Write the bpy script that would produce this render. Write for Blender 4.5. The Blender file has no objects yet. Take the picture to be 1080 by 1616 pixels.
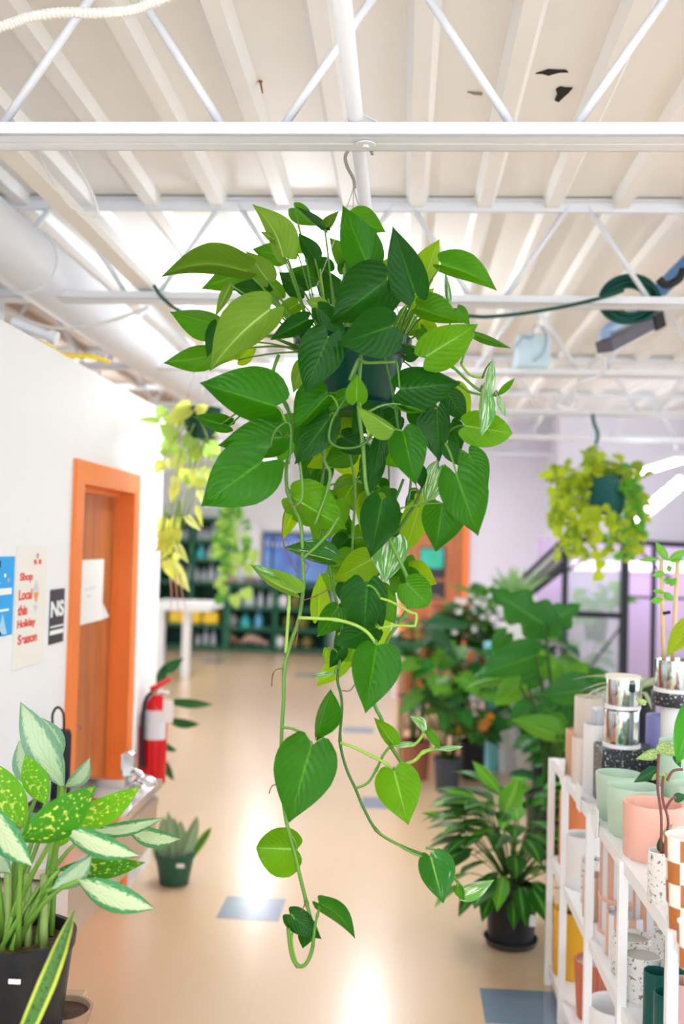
import bpy, math, random
from mathutils import Vector, Matrix
PI = math.pi
S = bpy.context.scene
C = S.collection
# ------------------------------------------------------------------ camera
F = 1571.0; CAMH = 1.82
YAW, PITCH, ROLL = math.radians(3.62), math.radians(1.87), 0.027
cd = bpy.data.cameras.new('camera'); cam = bpy.data.objects.new('camera', cd); C.objects.link(cam)
cd.sensor_fit = 'VERTICAL'; cd.sensor_height = 36; cd.lens = 35
CM = Matrix.Translation((0, 0, CAMH)) @ Matrix.Rotation(YAW, 4, 'Z') @ Matrix.Rotation(PI/2+PITCH, 4, 'X') @ Matrix.Rotation(ROLL, 4, 'Z')
cam.matrix_world = CM
cd.dof.use_dof = True; cd.dof.focus_distance = 2.72; cd.dof.aperture_fstop = 1.5; cd.clip_start = .05
S.camera = cam
RM = CM.to_3x3()
def ray(px, py): return RM @ Vector(((px-540)/F, -(py-808)/F, -1))
def P(px, py, D):
    r = ray(px, py); return Vector((0, 0, CAMH)) + r*(D/r.y)
def hitz(px, py, z):
    r = ray(px, py); return Vector((0, 0, CAMH)) + r*((z-CAMH)/r.z)
# ------------------------------------------------------------------ world and light
S.view_settings.view_transform = 'Standard'; S.view_settings.look = 'None'
S.view_settings.gamma = 1; S.view_settings.use_curve_mapping = False
S.view_settings.exposure = 0.7
W = bpy.data.worlds.new('world'); S.world = W; W.use_nodes = True
W.node_tree.nodes['Background'].inputs[0].default_value = (.86, .93, 1, 1)
W.node_tree.nodes['Background'].inputs[1].default_value = .75
def area(name, loc, rot, sx, sy, e, col=(.97, .98, 1), parent=None):
    l = bpy.data.lights.new(name, 'AREA'); l.shape = 'RECTANGLE'; l.size = sx; l.size_y = sy; l.energy = e; l.color = col
    o = bpy.data.objects.new(name, l); C.objects.link(o); o.location = loc; o.rotation_euler = rot
    if parent: o.parent = parent
    return o
# daylight through the shop front behind the photographer, and fill lights added right and left
area('shopfront_daylight', (0, -3.2, 1.7), (PI/2, 0, 0), 9, 3, 125, (.86, .93, 1))
area('right_side_fill', (5.6, 3, 1.7), (PI/2, 0, PI/2), 8, 2.6, 105, (.84, .92, 1))  # unseen fill added from the right to whiten the left wall
area('back_room_fill', (-5.6, 10, 1.6), (PI/2, 0, -PI/2), 9, 2.6, 95, (.88, .94, 1))  # unseen soft light added to lift the back room
# ------------------------------------------------------------------ helpers
MATS = {}
def mat(name, col=(.8, .8, .8), rough=.6, metal=0, noise=0, nscale=20, bump=0, coat=0, emit=0, alpha=1, trans=0, spec=None):
    if name in MATS: return MATS[name]
    m = bpy.data.materials.new(name); m.use_nodes = True; MATS[name] = m
    nt = m.node_tree; b = nt.nodes['Principled BSDF']
    b.inputs['Base Color'].default_value = (*col, 1); b.inputs['Roughness'].default_value = rough
    b.inputs['Metallic'].default_value = metal; b.inputs['Coat Weight'].default_value = coat
    b.inputs['Coat Roughness'].default_value = .12
    if spec is None: spec = .22 if max(col) < .12 else .45
    b.inputs['Specular IOR Level'].default_value = spec
    if trans: b.inputs['Transmission Weight'].default_value = trans
    if alpha < 1: b.inputs['Alpha'].default_value = alpha
    if emit:
        b.inputs['Emission Color'].default_value = (*col, 1); b.inputs['Emission Strength'].default_value = emit
    if noise or bump:
        tc = nt.nodes.new('ShaderNodeTexCoord'); n = nt.nodes.new('ShaderNodeTexNoise')
        n.inputs['Scale'].default_value = nscale; n.inputs['Detail'].default_value = 4
        nt.links.new(tc.outputs['Object'], n.inputs['Vector'])
        if noise:
            mx = nt.nodes.new('ShaderNodeMix'); mx.data_type = 'RGBA'
            mx.inputs[6].default_value = (*[min(1, c*(1+noise)) for c in col], 1)
            mx.inputs[7].default_value = (*[c*(1-noise) for c in col], 1)
            nt.links.new(n.outputs[0], mx.inputs[0]); nt.links.new(mx.outputs[2], b.inputs['Base Color'])
        if bump:
            bp = nt.nodes.new('ShaderNodeBump'); bp.inputs['Strength'].default_value = bump; bp.inputs['Distance'].default_value = .01
            nt.links.new(n.outputs[0], bp.inputs['Height']); nt.links.new(bp.outputs[0], b.inputs['Normal'])
    return m
def ramp_mat(name, coord, kind, stops, rough=.5, metal=0, scale=10, axis=None, mapscale=(1, 1, 1), const=False):
    """a colour ramp driven by a noise / wave / voronoi / radial pattern"""
    if name in MATS: return MATS[name]
    m = bpy.data.materials.new(name); m.use_nodes = True; MATS[name] = m
    nt = m.node_tree; N = nt.nodes; b = N['Principled BSDF']; b.inputs['Roughness'].default_value = rough; b.inputs['Metallic'].default_value = metal
    tc = N.new('ShaderNodeTexCoord'); mp = N.new('ShaderNodeMapping'); mp.inputs['Scale'].default_value = mapscale
    nt.links.new(tc.outputs[coord], mp.inputs[0])
    r = N.new('ShaderNodeValToRGB')
    if const: r.color_ramp.interpolation = 'CONSTANT'
    if kind == 'noise': t = N.new('ShaderNodeTexNoise'); t.inputs['Scale'].default_value = scale; out = t.outputs[0]
    elif kind == 'voronoi': t = N.new('ShaderNodeTexVoronoi'); t.inputs['Scale'].default_value = scale; out = t.outputs[0]
    elif kind == 'wave': t = N.new('ShaderNodeTexWave'); t.inputs['Scale'].default_value = scale; t.bands_direction = axis or 'X'; out = t.outputs[1] if len(t.outputs) > 1 else t.outputs[0]
    elif kind == 'checker': t = N.new('ShaderNodeTexChecker'); t.inputs['Scale'].default_value = scale; out = t.outputs[1]
    nt.links.new(mp.outputs[0], t.inputs['Vector']); nt.links.new(out, r.inputs[0]); nt.links.new(r.outputs[0], b.inputs['Base Color'])
    e = r.color_ramp.elements
    while len(e) < len(stops): e.new(.5)
    for k, (p, c) in enumerate(stops): e[k].position = p; e[k].color = (*c, 1)
    return m
LM = {}
def leaf_mat(name, base, light, pattern='plain', p2=(.9, .95, .75), rough=.34, tr=.38, vein=(.35, .62, .12), thr=.56):
    if name in LM: return LM[name]
    m = bpy.data.materials.new(name); m.use_nodes = True; LM[name] = m
    nt = m.node_tree; N = nt.nodes; L = nt.links.new; b = N['Principled BSDF']
    uv = N.new('ShaderNodeUVMap'); sp = N.new('ShaderNodeSeparateXYZ'); L(uv.outputs[0], sp.inputs[0])
    def M(op, a, c=None, clamp=False):
        n = N.new('ShaderNodeMath'); n.operation = op; n.use_clamp = clamp
        for i, v in enumerate((a, c)):
            if v is None: continue
            if isinstance(v, (int, float)): n.inputs[i].default_value = v
            else: L(v, n.inputs[i])
        return n.outputs[0]
    def mix(f, a, c):
        n = N.new('ShaderNodeMix'); n.data_type = 'RGBA'
        for i, v in ((0, f), (6, a), (7, c)):
            if isinstance(v, tuple): n.inputs[i].default_value = (*v, 1)
            elif isinstance(v, (int, float)): n.inputs[i].default_value = v
            else: L(v, n.inputs[i])
        return n.outputs[2]
    u = M('ABSOLUTE', M('MULTIPLY', M('SUBTRACT', sp.outputs[0], .5), 2)); v = sp.outputs[1]
    oi = N.new('ShaderNodeObjectInfo'); tc = N.new('ShaderNodeTexCoord')
    ns = N.new('ShaderNodeTexNoise'); ns.inputs['Scale'].default_value = 14; L(tc.outputs['Object'], ns.inputs['Vector'])
    ph = M('SUBTRACT', M('MULTIPLY', v, 52), M('MULTIPLY', u, 24))
    veinw = M('SINE', M('ADD', ph, M('MULTIPLY', ns.outputs[0], 9)))
    vm = M('MULTIPLY', M('SUBTRACT', veinw, .6), 1.2, True)
    col = mix(ns.outputs[0], tuple(c*.78 for c in base), tuple(min(1, c*1.25) for c in base))
    col = mix(M('MULTIPLY', oi.outputs['Random'], .35), col, tuple(min(1, c*1.5) for c in base))
    col = mix(M('MULTIPLY', M('MULTIPLY', vm, M('MULTIPLY', M('SUBTRACT', ns.outputs[0], .36), 4, True)), .16), col, vein)
    if pattern == 'varieg':
        mp = N.new('ShaderNodeMapping'); mp.inputs['Scale'].default_value = (9, 1.3, 1); L(uv.outputs[0], mp.inputs[0])
        n2 = N.new('ShaderNodeTexNoise'); n2.inputs['Scale'].default_value = 2.2; n2.noise_dimensions = '4D'; L(mp.outputs[0], n2.inputs['Vector']); L(M('MULTIPLY', oi.outputs['Random'], 9), n2.inputs['W'])
        col = mix(M('MULTIPLY', M('SUBTRACT', n2.outputs[0], thr-.04), 14, True), col, p2)
    elif pattern == 'speckle':
        mp = N.new('ShaderNodeMapping'); mp.inputs['Scale'].default_value = (9, 17, 1); L(uv.outputs[0], mp.inputs[0])
        n2 = N.new('ShaderNodeTexNoise'); n2.inputs['Scale'].default_value = .8; n2.inputs['Detail'].default_value = 1; L(mp.outputs[0], n2.inputs['Vector'])
        f = M('MULTIPLY', M('SUBTRACT', n2.outputs[0], thr), 16, True)
        col = mix(M('MULTIPLY', f, M('LESS_THAN', u, .8)), col, p2)
    elif pattern == 'center':
        mp = N.new('ShaderNodeMapping'); mp.inputs['Scale'].default_value = (10, 14, 1); L(uv.outputs[0], mp.inputs[0])
        n2 = N.new('ShaderNodeTexNoise'); n2.inputs['Scale'].default_value = 1; L(mp.outputs[0], n2.inputs['Vector'])
        f = M('MULTIPLY', M('SUBTRACT', M('ADD', M('MULTIPLY', n2.outputs[0], .9), .25), u), 5, True)
        col = mix(f, col, p2)
    elif pattern == 'edge':
        mp = N.new('ShaderNodeMapping'); mp.inputs['Scale'].default_value = (4, 60, 1); L(uv.outputs[0], mp.inputs[0])
        n2 = N.new('ShaderNodeTexNoise'); n2.inputs['Scale'].default_value = 1; L(mp.outputs[0], n2.inputs['Vector'])
        col = mix(M('MULTIPLY', M('SUBTRACT', n2.outputs[0], .52), 12, True), col, tuple(c*.3 for c in base))
        col = mix(M('GREATER_THAN', u, .64), col, p2)
    elif pattern == 'midstripe':
        col = mix(M('MULTIPLY', M('SUBTRACT', .3, u), 4, True), col, p2)
    rib = M('LESS_THAN', u, M('SUBTRACT', .05, M('MULTIPLY', v, .035)))
    col = mix(M('MULTIPLY', rib, .75), col, vein)
    L(col, b.inputs['Base Color']); b.inputs['Roughness'].default_value = rough; b.inputs['Specular IOR Level'].default_value = .17
    bp = N.new('ShaderNodeBump'); bp.inputs['Strength'].default_value = .32; bp.inputs['Distance'].default_value = .0035
    L(M('ADD', M('MULTIPLY', veinw, .35), M('MULTIPLY', rib, -1.0)), bp.inputs['Height']); L(bp.outputs[0], b.inputs['Normal'])
    t = N.new('ShaderNodeBsdfTranslucent'); L(mix(.72, col, light), t.inputs[0])
    ms = N.new('ShaderNodeMixShader'); ms.inputs[0].default_value = tr; L(b.outputs[0], ms.inputs[1]); L(t.outputs[0], ms.inputs[2])
    L(ms.outputs[0], N['Material Output'].inputs[0])
    return m
ORG = {}
class MB:
    def __init__(s): s.v = []; s.f = []; s.uv = None
    def add(s, vs, fs):
        n = len(s.v); s.v += [Vector(v) for v in vs]; s.f += [tuple(i+n for i in f) for f in fs]; return s
    def box(s, x0, x1, y0, y1, z0, z1, M=None):
        vs = [Vector((x, y, z)) for z in (z0, z1) for y in (y0, y1) for x in (x0, x1)]
        if M: vs = [M @ v for v in vs]
        return s.add(vs, [(0, 2, 3, 1), (4, 5, 7, 6), (0, 1, 5, 4), (2, 6, 7, 3), (0, 4, 6, 2), (1, 3, 7, 5)])
    def bevbox(s, x0, x1, y0, y1, z0, z1, b=.006):
        b = min(b, (x1-x0)/2.1, (y1-y0)/2.1, (z1-z0)/2.1)
        rings = []
        for z, i in ((z0, b), (z0+b, 0), (z1-b, 0), (z1, b)):
            a0, a1, c0, c1 = x0+i, x1-i, y0+i, y1-i
            rings.append([(a0+b-i*0, c0, z), (a1-b, c0, z), (a1, c0+b, z), (a1, c1-b, z), (a1-b, c1, z), (a0+b, c1, z), (a0, c1-b, z), (a0, c0+b, z)])
        vs = [p for r in rings for p in r]; fs = [tuple(range(7, -1, -1)), tuple(range(24, 32))]
        for k in range(3):
            for i in range(8): j = (i+1) % 8; fs.append((k*8+i, k*8+j, k*8+8+j, k*8+8+i))
        return s.add(vs, fs)
    def tube(s, pts, r, n=8, cap=True):
        pts = [Vector(p) for p in pts]; m = len(pts)
        rs = r if isinstance(r, (list, tuple)) else [r]*m
        vs = []; prev = None
        for i, p in enumerate(pts):
            d = (pts[min(i+1, m-1)]-pts[max(i-1, 0)])
            if d.length < 1e-9: d = Vector((0, 0, 1))
            d.normalize()
            if prev is None:
                a = Vector((0, 0, 1)) if abs(d.z) < .9 else Vector((1, 0, 0))
                u = d.cross(a).normalized()
            else:
                u = prev - d*prev.dot(d)
                u = u.normalized() if u.length > 1e-6 else d.orthogonal().normalized()
            prev = u; w = d.cross(u)
            for k in range(n): t = 2*PI*k/n; vs.append(p + (u*math.cos(t)+w*math.sin(t))*rs[i])
        fs = []
        for i in range(m-1):
            for k in range(n): l = (k+1) % n; fs.append((i*n+k, i*n+l, i*n+n+l, i*n+n+k))
        if cap: fs += [tuple(range(n-1, -1, -1)), tuple(range((m-1)*n, m*n))]
        return s.add(vs, fs)
    def lathe(s, c, prof, n=24, rib=0, ribn=0):
        c = Vector(c); vs = []; m = len(prof)
        for (r, z) in prof:
            for k in range(n):
                t = 2*PI*k/n; rr = r*(1+rib*math.cos(ribn*t)) if rib else r
                vs.append(c+Vector((rr*math.cos(t), rr*math.sin(t), z)))
        fs = [(i*n+k, i*n+(k+1) % n, i*n+n+(k+1) % n, i*n+n+k) for i in range(m-1) for k in range(n)]
        fs += [tuple(range(n-1, -1, -1)), tuple(range((m-1)*n, m*n))]
        return s.add(vs, fs)
    def build(s, name, m, parent=None, org=None, label=None, smooth=None, local=False):
        o = Vector(org) if org is not None else (ORG.get(parent.name, Vector((0, 0, 0))) if parent else Vector((0, 0, 0)))
        me = bpy.data.meshes.new(name); me.from_pydata([v-o for v in s.v] if not local else s.v, [], s.f)
        if s.uv:
            ul = me.uv_layers.new(name='UVMap')
            for lp in me.loops: ul.data[lp.index].uv = s.uv[lp.vertex_index]
        me.materials.append(m); me.update()
        if smooth: me.shade_smooth() if smooth is True else me.set_sharp_from_angle(angle=smooth)
        if smooth and smooth is not True:
            pass
        ob = bpy.data.objects.new(name, me); C.objects.link(ob)
        if parent: ob.parent = parent; ORG[ob.name] = o
        else: ob.location = o; ORG[ob.name] = o
        if label: ob['label'] = label
        return ob
def tag(o, label, cat, group=None):
    o['label'] = label; o['category'] = cat
    if group: o['group'] = group
    return o
def thing(name, label, cat, loc=(0, 0, 0), group=None):
    o = bpy.data.objects.new(name, None); C.objects.link(o); o.location = loc; ORG[o.name] = Vector(loc); o.empty_display_size = .1
    return tag(o, label, cat, group)
def struct(o): o['kind'] = 'structure'; return o
SH = math.radians(40)
def B(x0, x1, y0, y1, z0, z1): return MB().box(x0, x1, y0, y1, z0, z1)
def smoothpts(pts, k=4):
    pts = [Vector(p) for p in pts]
    if len(pts) < 3: return pts
    out = []
    for i in range(len(pts)-1):
        a, b, c, d = pts[max(i-1, 0)], pts[i], pts[i+1], pts[min(i+2, len(pts)-1)]
        for j in range(k):
            t = j/k
            out.append(.5*((2*b)+(c-a)*t+(2*a-5*b+4*c-d)*t*t+(3*b-a-3*c+d)*t**3))
    out.append(pts[-1]); return out
PROF = {
 'heart': [(0, .62), (.08, .86), (.18, .98), (.3, 1), (.42, .95), (.55, .8), (.68, .6), (.8, .37), (.9, .17), (.96, .06), (1, .0)],
 'round': [(0, .6), (.08, .82), (.2, .97), (.35, 1), (.5, .97), (.65, .85), (.8, .62), (.9, .4), (.96, .2), (1, .0)],
 'lance': [(0, .08), (.08, .35), (.2, .72), (.35, .95), (.48, 1), (.62, .9), (.76, .66), (.88, .34), (.96, .1), (1, 0)],
 'strap': [(0, .7), (.1, .8), (.3, .95), (.5, 1), (.7, .85), (.85, .55), (.95, .2), (1, 0)],
}
def prof(p, s):
    q = PROF[p]
    for (a, x), (b, y) in zip(q, q[1:]):
        if s <= b: t = (s-a)/(b-a); return x+(y-x)*t
    return 0
def leaf_grid(p, lobe, fn, rows=14, cols=8, cuts=0):
    vs, fs, uv = [], [], []
    if cuts: rows = 30
    for i in range(rows+1):
        s = i/rows
        if not cuts: s = s**1.0
        w = prof(p, s)
        for j in range(cols+1):
            c = -1+2*j/cols; a = abs(c)
            cc = c
            if cuts and .12 < s < .93:
                k = .5+.5*math.cos(2*PI*cuts*s)
                cc = c*(1-.42*(k**2)*a)
            t = s-lobe*(1-s)**3*math.sin(PI*.78*a)
            vs.append(fn(s, t, cc*w, c)); uv.append((.5+.5*c, s))
    n = cols+1
    for i in range(rows):
        for j in range(cols): fs.append((i*n+j, i*n+j+1, i*n+n+j+1, i*n+n+j))
    return vs, fs, uv
def tleaf(parent, b, t, wA, wB, D, m, dz=0, lobe=.13, bow=0, p='heart', name='leaf', label=None, back=1, cuts=0):
    """a leaf whose stalk end and tip stand at two measured points; wA / wB are its half widths either side of the midrib"""
    b = Vector(b); t = Vector(t); d = t-b; L = d.length; d = d/L; n = Vector((d.y, -d.x))
    k = D/F; wm = max(wA, wB, .3*L if p in ('heart', 'round') else 0)
    eA = math.sqrt(max(0, wm*wm-wA*wA))*k*.85; eB = math.sqrt(max(0, wm*wm-wB*wB))*k*.85
    def fn(s, tt, x, c):
        w = wA if x > 0 else wB; e = eA if x > 0 else eB
        q = b+d*(tt*L)+n*(x*w+bow*math.sin(PI*max(0, min(1, tt))))
        dep = D+dz*tt+back*e*abs(x)+.14*w*k*x*x + .0016*math.sin(s*30-abs(c)*8)*abs(c)+.05*L*k*math.sin(2.2*tt+c*1.5+D*40)+.022*L*k*math.sin(5.5*tt+3.1*c+D*90)*abs(c)
        return P(q.x, q.y, dep)
    mb = MB(); vs, fs, uv = leaf_grid(p, lobe, fn, cuts=cuts); mb.add(vs, fs); mb.uv = uv
    return mb.build(name, m, parent, smooth=True, label=label)
UL = {}
def unit_leaf(key, p, lobe, w, droop, fold=.15, cuts=0, m=None):
    """unit leaf: stalk at the origin, tip towards +Y, upper face +Z"""
    k = (key, m.name)
    if k in UL: return UL[k]
    def fn(s, t, x, c): return Vector((x*w, t*(1-droop*.15*t), -droop*t*t*.5+fold*abs(x)*w-.0))
    mb = MB(); vs, fs, uv = leaf_grid(p, lobe, fn, rows=10, cols=6, cuts=cuts); mb.add(vs, fs); mb.uv = uv
    me = bpy.data.meshes.new('leaf'); me.from_pydata(mb.v, [], mb.f)
    ul = me.uv_layers.new(name='UVMap')
    for lp in me.loops: ul.data[lp.index].uv = uv[lp.vertex_index]
    me.materials.append(m); me.shade_smooth(); UL[k] = me; return me
def put_leaf(parent, me, base, direction, up, scale, name='leaf'):
    y = Vector(direction).normalized(); z = Vector(up); z = z-y*z.dot(y)
    z = z.normalized() if z.length > 1e-4 else y.orthogonal().normalized()
    x = y.cross(z)
    R = Matrix((x, y, z)).transposed().to_4x4()
    o = bpy.data.objects.new(name, me); C.objects.link(o); o.parent = parent
    o.matrix_basis = Matrix.Translation(Vector(base)-ORG[parent.name]) @ R @ Matrix.Diagonal((scale, scale, scale, 1))
    return o
def stem(parent, a, b, r=.003, m=None, sag=0, name='stem', n=5):
    a = Vector(a); b = Vector(b); mid = (a+b)/2+Vector((0, 0, sag))
    pts = [a*(1-t)**2+mid*2*t*(1-t)+b*t*t for t in (0, .25, .5, .75, 1)]
    return MB().tube(pts, [r*1.25, r*1.1, r, r*.9, r*.8], n).build(name, m or stem_m, parent, smooth=True)
# ------------------------------------------------------------------ materials
white_wall = mat('white_wall_paint', (.86, .86, .875), .7, noise=.02, nscale=3)
lilac_wall = mat('cool_white_wall_paint', (.78, .76, .85), .7)
grow_lit_wall = mat('grow_lit_lavender', (.58, .47, .68), .6)  # pink grow light falling on the wall is put into this colour
white_metal = mat('white_painted_steel', (.76, .78, .83), .45, noise=.03, nscale=30)
deck_m = mat('white_painted_deck', (.88, .865, .84), .55, noise=.03, nscale=4, bump=.05)
raw_m = mat('unpainted_shaded_deck', (.42, .34, .28), .8, noise=.25, nscale=6)  # bare brown deck, with the shadow over the left bay in its colour
orange_m = mat('orange_door_paint', (.85, .22, .045), .4, noise=.04, nscale=8)
blackp = mat('black_plastic', (.018, .019, .022), .4)
black_m = mat('black_metal', (.02, .025, .035), .35)
steel = mat('brushed_steel', (.62, .56, .53), .3, 1, noise=.05, nscale=40)
chrome = mat('chrome', (.85, .87, .9), .12, 1)
soil_m = mat('potting_soil', (.09, .05, .03), .95, noise=.5, nscale=60, bump=1)
stem_m = mat('green_stem', (.09, .24, .02), .45, noise=.2, nscale=30)
pale_stem = mat('pale_green_stem', (.25, .42, .05), .45, noise=.15, nscale=30)
vine_m = mat('pothos_vine', (.035, .14, .008), .4, noise=.3, nscale=22)
vine_l = mat('pothos_vine_light', (.095, .23, .022), .4, noise=.2, nscale=22)
brown_m = mat('brown_root', (.16, .07, .03), .8)
green_pot = mat('green_plastic', (.004, .05, .034), .25)
white_pl = mat('white_plastic', (.86, .87, .88), .4)
glow = mat('fluorescent_tube_glow', (1, .98, .96), .5, emit=5)
pothD = leaf_mat('pothos_leaf_dark', (.003, .058, .002), (.06, .3, .002), rough=.27, tr=.3, vein=(.03, .17, .008))
pothM = leaf_mat('pothos_leaf_mid', (.03, .165, .002), (.22, .55, .003), rough=.3, tr=.42, vein=(.12, .36, .02))
pothL = leaf_mat('pothos_leaf_lime_backlit', (.16, .36, .006), (.6, .8, .006), rough=.36, tr=.5, vein=(.42, .66, .1))  # young lime leaf, with backlight through it put into the colour
pothY = leaf_mat('pothos_leaf_pale_underside', (.12, .25, .02), (.32, .52, .03), rough=.5, tr=.4, vein=(.45, .65, .2))
pothV = leaf_mat('pothos_leaf_variegated', (.06, .26, .04), (.5, .75, .2), 'varieg', (.72, .8, .68), rough=.22, tr=.3)
# ------------------------------------------------------------------ the setting
TILE = .3048
fm = bpy.data.materials.new('beige_floor_tile'); fm.use_nodes = True
def floor_nodes(m, c1, c2, joint=True):
    nt = m.node_tree; N = nt.nodes; b = N['Principled BSDF']; tc = N.new('ShaderNodeTexCoord')
    n = N.new('ShaderNodeTexNoise'); n.inputs['Scale'].default_value = 1.3; n.inputs['Detail'].default_value = 5
    n2 = N.new('ShaderNodeTexNoise'); n2.inputs['Scale'].default_value = 90
    nt.links.new(tc.outputs['Object'], n.inputs[0]); nt.links.new(tc.outputs['Object'], n2.inputs[0])
    mx = N.new('ShaderNodeMix'); mx.data_type = 'RGBA'; mx.inputs[6].default_value = (*c1, 1); mx.inputs[7].default_value = (*c2, 1)
    ad = N.new('ShaderNodeMath'); ad.operation = 'MULTIPLY_ADD'; ad.inputs[1].default_value = .3
    nt.links.new(n2.outputs[0], ad.inputs[0]); 
    s2 = N.new('ShaderNodeMath'); s2.operation = 'MULTIPLY'; s2.inputs[1].default_value = .7; nt.links.new(n.outputs[0], s2.inputs[0]); nt.links.new(s2.outputs[0], ad.inputs[2])
    nt.links.new(ad.outputs[0], mx.inputs[0]); out = mx.outputs[2]
    if joint:
        br = N.new('ShaderNodeTexBrick'); br.offset = 0; br.inputs['Scale'].default_value = 1; br.inputs['Mortar Size'].default_value = .0012
        br.inputs['Brick Width'].default_value = TILE; br.inputs['Row Height'].default_value = TILE
        br.inputs['Color1'].default_value = br.inputs['Color2'].default_value = (1, 1, 1, 1); br.inputs['Mortar'].default_value = (.93, .92, .9, 1)
        mp = N.new('ShaderNodeMapping'); mp.inputs['Location'].default_value = (FX, FY, 0); nt.links.new(tc.outputs['Object'], mp.inputs[0]); nt.links.new(mp.outputs[0], br.inputs[0])
        m2 = N.new('ShaderNodeMix'); m2.data_type = 'RGBA'; m2.blend_type = 'MULTIPLY'; m2.inputs[0].default_value = 1
        nt.links.new(out, m2.inputs[6]); nt.links.new(br.outputs[0], m2.inputs[7]); out = m2.outputs[2]
    nt.links.new(out, b.inputs['Base Color']); b.inputs['Roughness'].default_value = .3; b.inputs['Coat Weight'].default_value = .5; b.inputs['Coat Roughness'].default_value = .18
t0 = hitz(822, 1589, 0); FX = -(t0.x-TILE/2); FY = -(t0.y-TILE/2)
floor_nodes(fm, (.72, .53, .345), (.62, .44, .275))
floor = struct(B(-7, 7, -3.5, 18, -.1, 0).build('floor', fm))
bt = bpy.data.materials.new('blue_floor_tile'); bt.use_nodes = True; floor_nodes(bt, (.19, .25, .33), (.13, .19, .27), False)
tile_me = None
for (px, py) in ((822, 1589), (393, 1432), (602, 1259), (572, 1151), (478, 1067), (355, 1042), (250, 1180)):
    q = hitz(px, py, 0)
    x = round((q.x+FX)/TILE-.5)*TILE+TILE/2-FX; y = round((q.y+FY)/TILE-.5)*TILE+TILE/2-FY
    if tile_me is None: o = B(-.1515, .1515, -.1515, .1515, -.002, .0012).build('floor_tile', bt, floor); tile_me = o.data
    else: o = bpy.data.objects.new('floor_tile', tile_me); C.objects.link(o); o.parent = floor
    o.location = (x, y, 0)
ZD = CAMH+1.56
ceil = struct(B(-2.15, 7, -3.5, 18, ZD, ZD+.1).build('ceiling', deck_m))
ceil2 = struct(B(-7, -2.15, -3.5, 18, ZD, ZD+.1).build('ceiling_unpainted_shaded', raw_m))
hat = MB(); x = [-.05, -.028, .028, .05]; zz = [0, -.04, -.04, 0]
vs = [(x[i], y, ZD+zz[i]-.0005) for y in (-3.5, 18) for i in range(4)]
hat.add(vs, [(0, 1, 5, 4), (1, 2, 6, 5), (2, 3, 7, 6), (0, 4, 7, 3)[::-1], (3, 2, 1, 0), (4, 5, 6, 7)])
ho = hat.build('deck_rib', deck_m, ceil); hr = None
ho.location.x = .02
for k in range(-23, 23):
    if k == 0: continue
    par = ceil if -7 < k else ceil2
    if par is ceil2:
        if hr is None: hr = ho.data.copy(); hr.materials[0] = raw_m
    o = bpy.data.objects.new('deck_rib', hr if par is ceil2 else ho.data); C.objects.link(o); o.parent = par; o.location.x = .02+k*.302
# peeled paint and rust marks, a rusty nail
hole_m = mat('rusted_hole', (.03, .025, .02), .9)
def blot(pts, m, name):
    vs = [hitz(a, b, ZD-.0015) for a, b in pts]; n = len(vs)
    vs2 = [v+Vector((0, 0, -.004)) for v in vs]
    MB().add(vs+vs2, [tuple(range(n)), tuple(range(2*n-1, n-1, -1))]+[(i, (i+1) % n, n+(i+1) % n, n+i) for i in range(n)]).build(name, m, ceil)
blot([(846, 115), (858, 112), (866, 109), (880, 110), (893, 110), (897, 113), (884, 113), (872, 116), (866, 118), (856, 115)], hole_m, 'paint_crack')
blot([(878, 140), (884, 136), (893, 138), (904, 138), (898, 145), (890, 152), (882, 160), (876, 157), (880, 148)], hole_m, 'paint_crack')
blot([(738, 144), (748, 145), (762, 146), (761, 149), (748, 148)], mat('rust_stain', (.3, .24, .18), .9), 'paint_crack')
blot([(812, 118), (817, 118), (817, 121), (812, 121)], hole_m, 'paint_crack')
a = hitz(411, 128, ZD); b = a+Vector((.012, -.02, -.05)); MB().tube([a, b], [.004, .0025], 8).lathe(a+Vector((0, 0, -.003)), [(.001, 0), (.008, 0), (.008, .002), (.001, .002)], 10).build('nail', mat('rusty_nail', (.32, .12, .03), .8), ceil)
# left partition wall, 2.56 m high, with the door opening
WX = -1.39; WH = 2.555; WE = 5.62
D0, D1, DH = 4.13, 5.03, 2.1
wl = struct(B(WX-.14, WX, -3.5, D0, 0, WH).build('wall_left', white_wall))
B(WX-.14, WX, D1, WE, 0, WH).build('wall_pier', white_wall, wl); B(WX-.14, WX, D0, D1, DH, WH).build('wall_header', white_wall, wl)
wood_m = ramp_mat('red_brown_door_veneer', 'Object', 'noise', [(.3, (.36, .1, .03)), (.55, (.5, .16, .045)), (.75, (.42, .12, .03))], .35, scale=3, mapscale=(6, 6, .7))
dr = struct(B(WX-.12, WX-.08, D0+.05, D1-.05, .01, DH-.05).build('door_1', wood_m))
B(WX-.14, WX+.02, D0-.05, D0+.05, 0, DH+.05).build('door_frame', orange_m, dr)
B(WX-.14, WX+.02, D1-.05, D1+.05, 0, DH+.05).build('door_frame', orange_m, dr)
B(WX-.14, WX+.02, D0+.05, D1-.05, DH-.05, DH+.05).build('door_frame', orange_m, dr)
B(WX-.08, WX-.055, D1-.075, D1-.05, 0, DH-.05).build('door_stop', orange_m, dr); B(WX-.08, WX-.055, D0+.05, D1-.075, DH-.075, DH-.05).build('door_stop', orange_m, dr)
MB().tube([(WX-.08, D0+.13, .98), (WX-.03, D0+.13, .98), (WX-.025, D0+.22, .98)], .01).build('door_handle', chrome, dr, smooth=True)
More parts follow.
